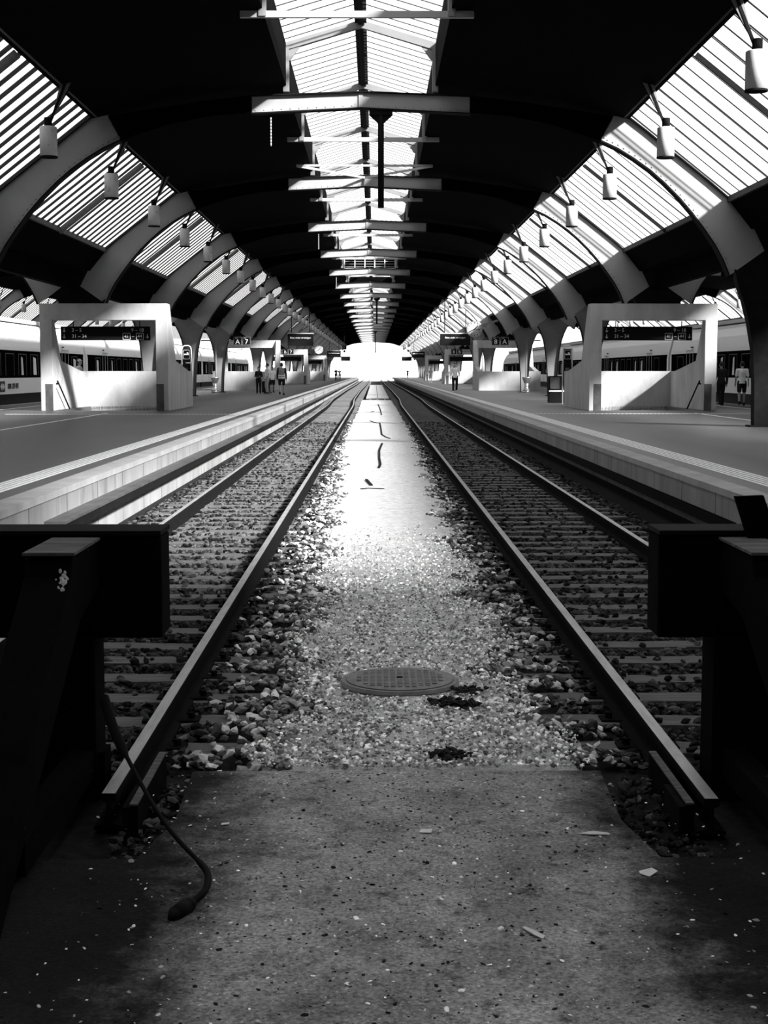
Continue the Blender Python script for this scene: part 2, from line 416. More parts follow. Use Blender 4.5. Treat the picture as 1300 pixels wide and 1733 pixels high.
def edge_np(y, s):
    n = .10 * np.sin(y * 1.7 + s) + .07 * np.sin(y * 4.1 + 2 * s) + .05 * np.sin(y * 9.3 + s * 3)
    w = np.clip((y - 14) / 30, 0, 1); n = n * (1 - .6 * w)
    return (-.46 - .42 * w + n) if s < 0 else (.88 + .25 * w + n)
def scatter(y0, y1, dens, r0, r1):
    A = (y1 - y0) * 7.5; n = int(A * dens)
    X = rng.uniform(-3.5, 3.95, n); Y = rng.uniform(y0, y1, n); R = r0 + (r1 - r0) * rng.beta(1.6, 2.4, n)
    inside = (X > edge_np(Y, -1) + .04) & (X < edge_np(Y, 1) - .04)
    Z = np.full(n, -.185) + rng.uniform(-.01, .02, n)
    mid = (X > -1.224) & (X < 1.527)
    hgt = np.clip(np.minimum(X + 1.224, 1.527 - X) / .6, 0, 1)
    Z = np.where(mid, -.18 + .07 * hgt + rng.uniform(-.02, .02, n), Z)
    onsl = (np.abs(((Y - YSL0) / PSL + .5) % 1 - .5) * PSL < .15)
    xs = np.minimum(np.abs(X + 1.97), np.abs(X - 2.29))
    sl = onsl & (xs < 1.32) & ~(mid & (xs > 1.02))
    keep = ~inside & ~(sl & (rng.uniform(0, 1, n) > .06))
    Z = np.where(sl, -.15, Z)
    bare = mid & onsl & (xs < 1.32) & (xs > .7); keep &= ~(bare & (rng.uniform(0, 1, n) > .12))
    for xr in (-2.715, -1.224, 1.527, 3.06): keep &= np.abs(X - xr) > .085
    duct = (np.abs(X - 0) > 3.45) ; keep &= ~((X < -3.42) | (X > 3.82))
    P = np.stack([X, Y, Z], 1)[keep]; return P, R[keep]
P1, R1 = scatter(7.27, 13, 520, .020, .046); P2, R2 = scatter(13, 26, 330, .022, .048); P3, R3 = scatter(26, 60, 110, .028, .055)
PA, RA = np.concatenate([P1, P2, P3]), np.concatenate([R1, R2, R3])
n = 420; Xe = np.concatenate([rng.uniform(-1.16, -.90, n // 2), rng.uniform(1.12, 1.46, n // 2)]); Ye = rng.uniform(5.75, 7.3, n)
PA = np.concatenate([PA, np.stack([Xe, Ye, rng.uniform(-.19, -.13, n)], 1)]); RA = np.concatenate([RA, rng.uniform(.012, .032, n)])
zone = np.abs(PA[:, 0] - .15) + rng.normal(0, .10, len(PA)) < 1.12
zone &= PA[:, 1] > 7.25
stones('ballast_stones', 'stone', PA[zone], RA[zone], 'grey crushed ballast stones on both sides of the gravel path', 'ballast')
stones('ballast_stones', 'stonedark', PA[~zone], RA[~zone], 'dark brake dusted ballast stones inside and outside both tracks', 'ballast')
n = 15000; Yq = 7.26 + 12 * rng.beta(1, 2.2, n); Xq = rng.uniform(-.85, 1.3, n)
k = (Xq > edge_np(Yq, -1) - .1) & (Xq < edge_np(Yq, 1) + .1) & (np.hypot(Xq - .16, (Yq - 9.25)) > .40)
Pq = np.stack([Xq, Yq, np.full(n, -.085)], 1)[k]
stones('path_gravel', 'pebble', Pq, .006 + .016 * rng.beta(1.2, 3.5, len(Pq)), 'pale fine gravel strewn over the middle path', 'gravel', .7)

# manhole
mh = thing('manhole_cover', 'round cast iron manhole cover in the gravel between the tracks', 'manhole cover', (.16, 9.25, -.10))
MB().lathe([(.375, 0), (.385, .02), (.375, .04), (.35, .04), (.35, .036)], 64).build('rim', 'iron', mh)
m = MB().lathe([(.345, .02), (.345, .046), (.31, .050), (.0, .052)], 64)
for i in range(-6, 7):
    for j in range(-6, 7):
        x, y = i * .044, j * .044
        if .03 < math.hypot(x, y) < .29: m.box(x - .014, x + .014, y - .014, y + .014, .05, .056)
m.build('lid', 'iron', mh); MB().lathe([(.02, .05), (.02, .058)], 16).build('keyhole', 'dark', mh)

# moss clumps and debris
for i, (px, py, r, w) in enumerate(((792, 1168, .055, 'behind the right edge of the manhole'), (747, 1188, .05, 'in front of the manhole edge'), (783, 1192, .045, 'right front of the manhole'), (765, 1277, .05, 'near the asphalt edge'))):
    p = onz(px, py, -.08)
    P = np.array([[p.x + rng.normal(0, r), p.y + rng.normal(0, r * .8), -.085 + abs(rng.normal(0, .012))] for _ in range(60)])
    o = stones('dead_leaf_clump', 'moss', P, rng.uniform(.01, .03, 60), 'dark clump of dead leaves %s' % w, 'leaf clump', .4); del o['kind']
def scrap(px, py, pts, label, cat='paper scrap', name='paper_scrap', m='paper', zz=-.10):
    p = onz(px, py, zz); mm = MB(); n = len(pts)
    mm.add([(a, b, c + .004) for a, b, c in pts] + [(a, b, c) for a, b, c in pts], [tuple(range(n)), tuple(range(n, 2 * n))[::-1]] + [(i, n + i, n + (i + 1) % n, (i + 1) % n) for i in range(n)])
    o = mm.build(name, m); o.location = p; return tag(o, label, cat)
scrap(1005, 1413, [(-.07, .012, 0), (-.02, -.016, .006), (.07, -.012, .002), (.066, .008, .004), (0, .022, .008)], 'long white paper strip lying on the asphalt near the right track')
scrap(902, 1581, [(-.035, .05, .004), (-.022, .05, .006), (.042, -.03, .004), (.03, -.05, 0), (0, -.03, .008)], 'narrow bent white scrap, nearest to the camera on the asphalt')
scrap(1098, 1478, [(-.035, .02, 0), (.02, .04, .006), (.035, -.01, .01), (-.005, -.045, 0), (-.04, -.02, .004)], 'crumpled white scrap at the dark right edge of the asphalt')
scrap(381, 1396, [(-.018, .015, 0), (.018, .018, .003), (.02, -.012, .005), (-.015, -.016, .002)], 'small square white scrap at the left edge of the asphalt')
scrap(721, 1408, [(-.02, .03, 0), (.03, .026, .003), (.022, -.03, .004), (-.03, -.02, .002)], 'pale flattened scrap in the middle of the asphalt below the manhole')
n = 1500; Xq = rng.normal(.1, .75, n); Yq = rng.uniform(3.6, 7.2, n)
k = (Xq > -1.3) & (Xq < 1.6); Pq = np.stack([Xq, Yq, np.full(n, -.098)], 1)[k]
lt = stones('litter', 'pebble', Pq, .003 + .013 * rng.beta(1, 3.5, len(Pq)), 'pale grit and crumbs strewn on the asphalt', 'grit', .3)
n = 900; Xq = rng.normal(.2, .7, n); Yq = rng.uniform(3.6, 7.2, n); Pq = np.stack([Xq, Yq, np.full(n, -.099)], 1)
stones('dead_leaves', 'moss', Pq, .004 + .014 * rng.beta(1, 3.5, n), 'dark crumbled leaves strewn on the asphalt', 'leaves', .25)

# ------------------------------------------------------------------ buffer stops
def buffer_stop(side):
    s = -1 if side == 'left' else 1
    label = 'black timber and steel buffer stop at the end of the %s track' % side
    b = thing('buffer_stop', label, 'buffer stop')
    xin = -1.04 if s < 0 else 1.385; xout = -2.95 if s < 0 else 3.3
    x0, x1 = min(xin, xout), max(xin, xout)
    MB().box(x0, x1, 7.0, 7.28, .63, 1.13).build('headstock', 'tar', b, bevel=.012)
    MB().box(x0, x1, 6.99, 7.30, 1.135, 1.16).build('top_rail', 'dark', b, bevel=.004)
    for xp in ((xin + s * (.335 if s < 0 else .28), xin + s * .68), (xout - s * .66, xout - s * .31)):
        a, c = min(xp), max(xp)
        MB().box(a, c, 7.0, 7.26, -.2, .70).build('post', 'tar', b, bevel=.01)
        xa, xc = (a + .02, a + .21) if s > 0 else (c - .18, c + .03)
        m = MB().prism([(7.0, 1.12), (6.4, 1.10), (6.36, 1.02), (4.55, -.18), (4.9, -.18), (6.55, .80), (7.0, .88)], 'x', xa, xc)
        rk = m.build('raking_strut', 'tar', b, bevel=.008)
        mm = MB().box(xa - .01, xc + .01, 6.38, 7.0, 1.115, 1.128); mm.build('strut_cap', 'sleeper', b)
        MB().bar(((xa + xc) / 2, 5.6, .0), ((xa + xc) / 2, 7.0, .0), .12, .14).build('tie', 'tar', b)
    MB().box(x0 + .3, x1 - .3, 7.04, 7.2, -.15, .05).build('sole_beam', 'tar', b)
    if s > 0:
        P = [at(1243, 840, 6.95), at(1291, 838, 6.95), at(1322, 932, 6.95), at(1272, 932, 6.95)]
        MB().prism([(p.x, p.z) for p in P], 'y', 6.93, 6.97).build('marker_plate', 'tar', b)
    else:
        m = MB(); p = at(105, 985, 6.34)
        for i in range(26): dz_ = random.gauss(0, .018); m.ball((p.x + random.gauss(0, .012), 6.36 - max(0, 1.02 - p.z - dz_) * 1.508, p.z + dz_), random.uniform(.004, .011), (1, .4, 1.5), 7, 5)
        m.build('dropping', 'paper', b)
    return b
buffer_stop('left'); buffer_stop('right')
# cable with plug hanging from the left buffer stop
cb = thing('cable', 'black cable hanging from the left buffer stop down to a plug on the asphalt', 'cable')
P = [at(176, 1180, 6.85), at(195, 1240, 6.7), at(230, 1310, 6.45), at(270, 1380, 6.15), at(305, 1425, 5.95), at(335, 1456, 5.75), at(350, 1475, 5.6), at(352, 1492, 5.5), at(345, 1510, 5.42), at(325, 1530, 5.35)]
for p in P: p.z = max(p.z, -.085)
def smooth_path(P, k=5):
    out = []
    for i in range(len(P) - 1):
        p0, p1, p2, p3 = P[max(i - 1, 0)], P[i], P[i + 1], P[min(i + 2, len(P) - 1)]
        for j in range(k):
            t = j / k
            out.append(.5 * ((2 * p1) + (p2 - p0) * t + (2 * p0 - 5 * p1 + 4 * p2 - p3) * t * t + (3 * p1 - p0 - 3 * p2 + p3) * t ** 3))
    return out + [P[-1]]
S = smooth_path(P); n = len(S)
MB().tube(S, [.024 if i < 8 else (.010 if i < 26 else .014) for i in range(n)], 10).build('cord', 'dark', cb, True)
q = P[-1]; d = (onz(300, 1545, -.085) - q).normalized()
MB().cone(q, q + d * .05, .02, .034).cone(q + d * .05, q + d * .13, .034, .028).cone(q + d * .13, q + d * .17, .028, .008).build('plug', 'dark', cb, True)

# ------------------------------------------------------------------ platforms
HOLES = {}
STAIRS = [('near', YR(2) - .25, 1), ('second', YR(6) + .25 - 6.6, -1), ('third', YR(9) - .25, 1), ('fourth', YR(13) - .25, 1)]
STUB = (2, 6, 9, 13)
SX = {'left': -9.27, 'right': 9.56}; SW = 2.19
for side in ('left', 'right'):
    e, e2 = (XPL, XPL2) if side == 'left' else (XPR, XPR2)
    s = -1 if side == 'left' else 1
    x0, x1 = min(e, e2), max(e, e2)
    holes = []
    for nm, yy, dr in STAIRS:
        a, b = (yy + .5, yy + 6.3) if dr > 0 else (yy + .3, yy + 6.1)
        holes.append((SX[side] - 1.72, SX[side] + 1.72, a, b))
    m = MB(); y = -6
    xi0, xi1 = x0 + .3, x1 - .3
    for hx0, hx1, a, b in holes:
        m.box(xi0, xi1, y, a, .3, ZP).box(xi0, hx0, a, b, .3, ZP).box(hx1, xi1, a, b, .3, ZP); y = b
    m.box(xi0, xi1, y, YE + 30, .3, ZP)
    struct(m.build('platform_%s' % side, 'platform'))
    w = MB()
    for xe, sg in ((x0, 1), (x1, -1)):
        if side == 'right' and sg == 1:
            w.box(xe, xe + .28, -6, 16.1, -.24, .50).box(xe, xe + .28, 16.1, YE + 30, .24, .50).box(xe + .55, xe + .8, 16.1, YE + 30, -.24, .24)
            continue
        w.box(min(xe, xe + sg * .28), max(xe, xe + sg * .28), -6, YE + 30, -.24, .50)
    struct(w.build('platform_wall_%s' % side, 'wallconc'))
    w = MB()
    for xe, sg in ((x0, 1), (x1, -1)):
        a, b = sorted((xe - sg * .02, xe + sg * .30)); w.box(a, b, -6, YE + 30, .50, ZP)
    struct(w.build('platform_coping_%s' % side, 'coping'))
    # tactile strip: five raised white lines
    xt = (-4.18, -4.56) if side == 'left' else (4.60, 5.02)
    w = MB()
    for i in range(5):
        x = xt[0] + (xt[1] - xt[0]) * (i + .5) / 5; w.box(x - .024, x + .024, 4, YE, ZP, ZP + .004)
    struct(w.build('guide_line_marking_%s' % side, 'white'))
    w = MB()
    xm = -8.65 if side == 'left' else 10.4
    xf = -13.2 if side == 'left' else 13.55
    w.box(xm - .05, xm + .05, 16, 47, ZP, ZP + .003); w.box(xf - .06, xf + .06, 4, YE, ZP, ZP + .003)
    yy = 45.9 if side == 'left' else 46.4
    xa = min(xt[1], SX[side] + (SW + .2) * s); xb = max(xt[1], SX[side] + (SW + .2) * s)
    k = 0; x = xa
    while x < xb: w.box(x, x + .09, yy - .12, yy + .12, ZP, ZP + .003); x += .13
    struct(w.build('line_marking_%s' % side, 'white'))
    # cable duct along the lower wall
    d0 = 15.9 if side == 'left' else 16.1
    dx = (XPL, XPL + .22) if side == 'left' else (XPR + .10, XPR + .32)
    dt = thing('cable_duct', 'dark cable duct running along the foot of the %s platform wall' % side, 'duct')
    MB().box(dx[0], dx[1], d0, YE, .04 if s > 0 else .12, .17 if s > 0 else .25).build('duct_body', 'dark', dt, bevel=.015)
    MB().box(dx[0], dx[1] + (.015 if s < 0 else 0), d0, YE, .17 if s > 0 else .25, .20 if s > 0 else .28).build('duct_cover', 'plate' if s < 0 else 'dark', dt)

# ------------------------------------------------------------------ stair entrances
def stair_entrance(side, nm, yy, dr, label, sign=None):
    cxx = SX[side]; W = SW
    t = thing('stair_entrance', label, 'stair entrance', (cxx, yy, ZP))
    T = .30
    # yf: front plane (portal), running to the back parapet in direction dr
    Y0, sg = (0, 1) if dr > 0 else (6.6, -1)
    def Yl(v): return Y0 + sg * v
    ya, yb = sorted((Yl(0), Yl(.5)))
    pil = .42
    MB().prism([(-W, 0), (-W + pil, 0), (-W + pil, 3.09), (W - pil, 3.09), (W - pil, 0), (W, 0), (W, 3.66), (-W, 3.66)], 'y', ya, yb).build('portal', 'conc', t, bevel=.02)
    prof = [(.5, -.25), (.5, 3.64), (.56, 3.64), (1.95, 1.72), (5.5, 1.36), (6.6, 1.36), (6.6, -.25)]
    for sx in (-1, 1):
        a, b = sorted((sx * W, sx * (W - T)))
        pts = [(Yl(p), q) for p, q in prof]
        MB().prism(pts if sg > 0 else pts[::-1], 'x', a + .003, b - .003).build('side_wall', 'conc', t)
    a, b = sorted((Yl(6.3), Yl(6.597)))
    MB().box(-W + T, W - T, a, b, -.28, 1.36).build('back_wall', 'conc', t)
    st = MB()
    for i in range(12):
        a, b = sorted((Yl(.5 + .30 * i), Yl(.5 + .30 * (i + 1)))); st.box(-W + .44, W - .44, a, b, -.17 * (i + 1) - .15, -.17 * (i + 1))
    for a, b in ((-W + .3, -W + .42), (W - .42, W - .3)): st.box(a, b, min(Yl(.5), Yl(6.3)), max(Yl(.5), Yl(6.3)), -2.3, -.02)
    a, b = sorted((Yl(6.3), Yl(6.5))); st.box(-W + .3, W - .3, a, b, -2.3, -.285)
    a, b = sorted((Yl(.5), Yl(6.3))); st.box(-W + .3, W - .3, a, b, -2.4, -2.3)
    st.build('stairs', 'conc', t)
    if dr > 0:
        for sx in (-1, 1):
            x0, x1 = sorted((sx * (W - pil) , sx * (W - pil + .26)))
            MB().box(x0, x1, -.012, 0, .0, .92).build('corner_plate', 'plate', t)
        hs = -1 if side == 'left' else 1
        hx = hs * (W - T - .14)
        hp = [(hx + hs * .12, .7, .92), (hx, .7, .92), (hx, .82, .92), (hx, 3.4, -.45)]
        MB().tube(smooth_path([Vector(p) for p in hp], 4), .028, 8).build('handrail', 'dark', t, True)
    # hanging direction sign
    if dr > 0:
        ys_ = .75
        sgn = thing('direction_sign', '%s direction sign hanging in the %s' % ('long black', 'near stair entrance of the %s platform' % side if nm == 'near' else '%s stair entrance of the %s platform' % (nm, side)), 'sign', (cxx, yy + ys_, ZP))
        pn = MB().box(-1.62, 1.48, -.05, .05, 2.42, 2.90).build('panel', 'black', sgn, bevel=.01)
        MB().box(-1.2, -1.17, -.015, .015, 2.9, 3.09).build('hanger', 'dark', sgn); MB().box(1.1, 1.13, -.015, .015, 2.9, 3.09).build('hanger', 'dark', sgn)
        if sign:
            for row, (a, b) in enumerate(sign):
                zz = 2.77 - .21 * row
                for x in (-1.5,) if not b.endswith('v') else (-1.5, 1.38):
                    mm = MB().box(x - .01, x + .01, -.06, -.05, zz - .05, zz + .08).prism([(x - .05, zz - .02), (x, zz - .075), (x + .05, zz - .02), (x + .035, zz - .01), (x, zz - .045), (x - .035, zz - .01)], 'y', -.06, -.05)
                    mm.build('arrow', 'ink', pn)
                text(a, .17, 'ink', pn, (-1.24, -.052, zz), FRONT, align='LEFT')
                bb = b.rstrip('v').strip()
                if row == 0: text(bb, .17, 'ink', pn, (1.26, -.052, zz), FRONT, align='RIGHT')
                else:
                    for w_, xw in zip(bb.split(' '), (.66, .89, 1.12)): text(w_, .16, 'ink', pn, (xw, -.052, zz), FRONT)
                if row == 1:
                    for x0 in (.53, .99):
                        fm = MB()
                        for q in ((x0, x0 + .26, zz + .10, zz + .112), (x0, x0 + .26, zz - .112, zz - .10), (x0, x0 + .012, zz - .112, zz + .112), (x0 + .248, x0 + .26, zz - .112, zz + .112)):
                            fm.box(q[0], q[1], -.058, -.05, q[2], q[3])
                        fm.build('number_frame', 'ink', pn)
    return t
for side in ('left', 'right'):
    for nm, yy, dr in STAIRS:
        if nm == 'near': lab = 'pale concrete stair entrance nearest the camera on the %s platform' % side
        elif nm == 'second': lab = 'second stair entrance on the %s platform, solid parapet towards the camera' % side
        else: lab = '%s concrete stair entrance from the camera on the %s platform' % (nm, side)
        stair_entrance(side, nm, yy, dr, lab, (('3 – 5', '9 – 18'), ('31 – 34', '41 – 44 v')) if nm == 'near' else None)

# ------------------------------------------------------------------ roof: arches
INT = [(5.75, 5.50), (6.15, 5.32), (6.55, 5.08), (6.95, 4.80), (7.3, 4.50), (7.65, 4.16), (7.97, 3.80), (8.28, 3.40), (8.55, 3.02), (8.75, 2.66), (8.9, 2.3)]
EXT = [(6.05, 6.15), (6.38, 6.05), (6.85, 5.70), (7.25, 5.38), (7.65, 5.08), (8.05, 4.77), (8.42, 4.48), (8.88, 4.10), (9.2, 3.75), (9.5, 3.40), (9.75, 2.9)]
def zz(P): return [(a, z(b)) for a, b in P]
def haunch_mesh(s):
    I = [(s * a, z(b)) for a, b in INT]; E = [(s * a, z(b)) for a, b in EXT]
    m = MB().web(I, E, -.03, .03)
    for k in range(len(I) - 1):
        for t in (0, .33, .66):
            a = Vector(I[k]).lerp(Vector(I[k + 1]), t); c = Vector(E[k]).lerp(Vector(E[k + 1]), t); d = (c - a).normalized()
            p = a + d * .09; m.cone((p.x, -.03, p.y), (p.x, -.05, p.y), .022, .012, 5)
    for t in (.12, .3, .5, .7, .88):
        p = Vector(I[0]).lerp(Vector(E[0]), t); m.cone((p.x + s * .05, -.03, p.y), (p.x + s * .05, -.05, p.y), .022, .012, 5)
    return m.mesh('haunch', 'paint')
def flange_mesh(P, s, y, t):
    A = [(s * a, z(b)) for a, b in P]; return MB().ribbon(A, -y, y, t * s).mesh('flange', 'dark')  # flanges black beside pale webs: shadow of the undersides painted in
HM = {s: haunch_mesh(s) for s in (-1, 1)}
LF = {s: flange_mesh(INT, s, .17, -.035) for s in (-1, 1)}
UF = {s: flange_mesh(EXT, s, .13, .03) for s in (-1, 1)}
MIDI = [(2.6, 6.16), (3.6, 6.08), (4.6, 5.88), (5.75, 5.50)]; MIDE = [(2.6, 6.56), (3.8, 6.42), (5.0, 6.24), (6.05, 6.08)]
MS = {s: MB().web([(s * a, z(b)) for a, b in MIDI], [(s * a, z(b)) for a, b in MIDE], -.03, .03).ribbon([(s * a, z(b)) for a, b in MIDI], -.17, .17, -.035 * s).mesh('girder', 'board') for s in (-1, 1)}  # unlit middle of the arch: shade under the roof painted as black
cbm = MB().web([(-2.62, z(6.14)), (0, z(6.27)), (2.62, z(6.14))], [(-2.62, z(6.52)), (0, z(6.62)), (2.62, z(6.52))], -.03, .03)
for i in range(-12, 13):
    x = i * .21; b = 6.27 - .13 * abs(x) / 2.62; cbm.cone((x, -.03, z(b + .06)), (x, -.045, z(b + .06)), .018, .01, 5)
cbm.box(-.05, .05, -.06, .06, z(6.27), z(6.66)); cbm = cbm.mesh('cross_beam', 'paint')
cbf = MB().ribbon([(-2.62, z(6.14)), (0, z(6.27)), (2.62, z(6.14))], -.13, .13, -.03).ribbon([(-2.62, z(6.52)), (0, z(6.62)), (2.62, z(6.52))], -.13, .13, .03).mesh('flange', 'dark')
US = 1.78; HE, HR = 7.70, 8.22; HCURB = 6.80
fr = MB()
for s in (-1, 1):
    fr.box(s * US - .07, s * US + .07, -.08, .08, z(6.64), z(HE))
    fr.bar((s * US, 0, z(HE)), (0, 0, z(HR)), .12, .17)
    fr.prism([(s * US, z(HE - .38)), (s * (US - .12), z(HE - .30)), (s * (US - .38), z(HE + .06)), (s * US, z(HE))][::s], 'y', -.03, .03)
frm = fr.mesh('gable_frame', 'paint2')
def arch(cx, k, label):
    t = thing('steel_arch', label, 'arch', (cx, YR(k), 0), group='steel arches of the train shed')
    for s in (-1, 1):
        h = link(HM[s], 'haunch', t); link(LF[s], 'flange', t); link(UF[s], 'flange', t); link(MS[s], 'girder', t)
    link(cbm, 'cross_beam', t); link(cbf, 'beam_flange', t); link(frm, 'gable_frame', t)
    return t
for k in range(1, K1 + 1): arch(CX, k, '%s riveted steel arch from the camera over the two tracks' % nth(k - 1))
for k in range(2, 12):
    arch(CX - SPAN, k, '%s riveted arch of the neighbouring hall beyond the left train' % nth(k - 2))
    arch(CX + SPAN, k, '%s riveted arch of the neighbouring hall beyond the right train' % nth(k - 2))
# columns
def column_meshes(f, stub=False):
    W_ = [(-1.35, .20 * f), (-.3, .24 * f), (.55, .30 * f), (1.2, .38), (1.7, .48), (2.1, .62), (2.45, .79), (2.9, 1.07)]
    if stub: W_ = [(ZP + 3.66 - HC + .02, .70), (2.45, .79), (2.9, 1.07)]
    if f > 1: W_ = [(-1.35, .45), (-.3, .47), (.55, .52), (1.2, .64), (1.7, .78), (2.1, .93), (2.45, 1.0), (2.9, 1.07)]
    hb = ZP + 3.66 - HC if stub else -1.35; wb = .75 if stub else .34 * f
    A = [(-w, z(h)) for h, w in W_]; B = [(w, z(h)) for h, w in W_]
    a = MB().web(A, B, -.02, .02).mesh('web', 'dark' if stub or f > 1 else 'paint2')  # stub and nearest columns get black webs: deep shade put into the colour
    b = MB().ribbon(A[:-1] if len(A) > 2 else A, -.16, .16, .03).ribbon(B[:-1] if len(B) > 2 else B, -.16, .16, -.03).mesh('flange', 'dark')
    c = MB().box(-wb, wb, -.24, .24, z(hb), z(hb + .04)).mesh('base_plate', 'dark'); return a, b, c
CM = column_meshes(1.0); CM2 = column_meshes(1.75); CM3 = column_meshes(1, True)
def column(x, k, label, cm=CM):
    t = thing('steel_column', label, 'column', (x, YR(k), 0), group='steel columns on the platforms')
    for nme, me in zip(('web', 'flange', 'base_plate'), cm): link(me, nme, t)
    return t
XCL, XCR = -10.05, 9.72
for k in range(1, K1 + 1):
    if k in STUB:
        o_ = nth(STUB.index(k))
        column(XCL, k, 'short steel column standing on the %s concrete stair portal, left platform' % o_, CM3)
        column(XCR, k, 'short steel column standing on the %s concrete stair portal, right platform' % o_, CM3)
        continue
    n_ = k - 1 - sum(q < k for q in STUB)
    if k > 1: column(XCL, k, '%s flared floor standing steel column from the camera on the left platform' % nth(n_ - 1))
    column(XCR, k, '%s flared floor standing steel column from the camera on the right platform' % nth(n_), CM2 if k == 1 else CM)
# intermediate roof frames (tie, gable frame, slope rafters)
tie = MB().box(-2.2, 2.2, -.05, .05, z(6.62), z(6.74)).mesh('tie_bar', 'paint')
raf = {s: MB().bar((s * 8.86, 0, z(4.04)), (s * 6.4, 0, z(5.96)), .10 if s < 0 else .04, .16 if s < 0 else .10).mesh('slope_rafter', 'bar' if s < 0 else 'dark') for s in (-1, 1)}
def mid_frame(cx, k, label):
    t = thing('roof_frame', label, 'roof frame', (cx, YR(k + .5), 0), group='intermediate frames of the roof')
    link(tie, 'tie_bar', t); link(frm, 'gable_frame', t); link(raf[-1], 'slope_rafter', t); link(raf[1], 'slope_rafter', t)
for k in range(0, K1): mid_frame(CX, k, '%s light roof frame with tie bar from the camera between the arches' % nth(k))
for k in range(2, 12):
    mid_frame(CX - SPAN, k, '%s roof frame of the neighbouring hall beyond the left train' % nth(k - 2))
    mid_frame(CX + SPAN, k, '%s roof frame of the neighbouring hall beyond the right train' % nth(k - 2))
# slope glazing and skylight, one window per bay
GB, GT = (8.88, 4.12), (6.34, 6.10)
def slope_window(s, n, wide):
    g = MB(); L_ = BAY
    A = Vector((s * GB[0], 0, z(GB[1]))); B = Vector((s * GT[0], 0, z(GT[1]))); up = Vector((s * (GB[1] - GT[1]) * -1, 0, (GB[0] - GT[0]))).normalized()
    up = Vector((s * (GT[1] - GB[1]), 0, GB[0] - GT[0])).normalized()
    g.add([A + up * .05, A + up * .05 + Vector((0, L_, 0)), B + up * .05 + Vector((0, L_, 0)), B + up * .05], [(0, 1, 2, 3)])
    b = MB()
    for i in range(n):
        y = L_ * (i + .5) / n
        if wide:
            b.bar(A + Vector((0, y, 0)), B + Vector((0, y, 0)), .26, .014, up)
        else:
            b.bar(A + Vector((0, y, 0)), B + Vector((0, y, 0)), .06, .012, up)
            if i % 2: b.bar(A + Vector((0, y + .09, 0)), B + Vector((0, y + .09, 0)), .035, .012, up)
    for P in (A, B): b.bar(P, P + Vector((0, L_, 0)), .12, .14)
    return g.mesh('window', 'glass'), b.mesh('glazing_bar', 'bar' if wide else 'barthin')
def sky_window():
    g = MB(); L_ = BAY
    for s in (-1, 1): g.add([(s * (US + .1), 0, z(HE + .09)), (s * (US + .1), L_, z(HE + .09)), (0, L_, z(HR + .13)), (0, 0, z(HR + .13))], [(0, 1, 2, 3)])
    b = MB(); n = 24
    for i in range(n):
        y = L_ * (i + .5) / n
        for s in (-1, 1): b.bar((s * (US + .1), y, z(HE + .08)), (0, y, z(HR + .12)), .05, .012)
    r = MB().box(-.06, .06, 0, L_, z(HR - .02), z(HR + .14))
    for i in range(44): y = L_ * (i + .5) / 44; r.box(-.14, .14, y - .06, y + .06, z(HR + .0), z(HR + .1))
    e = MB()
    for s in (-1, 1): a, c = sorted((s * US, s * (US + .12))); e.box(a, c, 0, L_, z(HE - .02), z(HE + .07))
    return g.mesh('window', 'glass'), b.mesh('glazing_bar', 'barthin'), r.mesh('ridge_beam', 'dark'), e.mesh('eaves_beam', 'dark')
WL = slope_window(-1, 22, True); WR = slope_window(1, 18, False); WS = sky_window()
wn = 0
def windows(cx, ks):
    global wn
    for k in ks:
        for ms, nms in ((WL, ('w', 'glazing_bar')), (WR, ('w', 'glazing_bar')), (WS, ('w', 'glazing_bar', 'ridge_beam', 'eaves_beam'))):
            wn += 1
            o = struct(link(ms[0], 'window_%d' % wn, None, (cx, YR(k), 0)))
            for me, nm in zip(ms[1:], nms[1:]): link(me, nm, o)
for cx in (CX, CX - SPAN, CX + SPAN): windows(cx, range(-2, K1))
# dark boarded roof, skylight sides, valleys
def roof_run(cx, nm, y0):
    for s in (-1, 1):
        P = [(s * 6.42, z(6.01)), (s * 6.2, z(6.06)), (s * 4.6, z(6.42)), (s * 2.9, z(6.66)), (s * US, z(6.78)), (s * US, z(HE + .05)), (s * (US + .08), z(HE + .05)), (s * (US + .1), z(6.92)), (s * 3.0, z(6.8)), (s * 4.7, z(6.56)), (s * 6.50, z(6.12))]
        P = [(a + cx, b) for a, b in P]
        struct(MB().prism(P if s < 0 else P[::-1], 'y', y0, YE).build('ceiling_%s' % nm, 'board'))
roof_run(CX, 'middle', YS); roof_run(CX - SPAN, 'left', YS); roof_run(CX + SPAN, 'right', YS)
def valley(xl, xr, n):
    xm = (xl + xr) / 2
    P = [(xl, z(4.10)), (xl + .55, z(3.42)), (xr - .55, z(3.42)), (xr, z(4.10)), (xr - .1, z(4.16)), (xr - .6, z(3.52)), (xl + .6, z(3.52)), (xl + .1, z(4.16))]
    struct(MB().prism(P[::-1], 'y', YS, YE).build('trim_%d' % n, 'board'))
    struct(MB().box(xm - .12, xm + .12, YS, YE, z(2.80), z(3.42)).build('trim_%d' % (n + 1), 'board'))
valley(CX + 8.86, CX + SPAN - 8.86, 1); valley(CX - SPAN + 8.86, CX - 8.86, 3)
# outer walls, concourse roof, end wall
XW = SPAN + 9.3
struct(MB().box(CX - XW - .3, CX - XW, -9, YE, -.6, z(4.3)).build('wall_left', 'wall'))
struct(MB().box(CX + XW, CX + XW + .3, -9, YE, -.6, z(4.3)).build('wall_right', 'wall'))
struct(MB().box(CX - XW - 40, CX + XW + 40, -9.6, -9.05, -.6, 20.5).build('unseen_wall_back', 'wall'))  # unseen behind the camera, made this tall to keep sun off near ground
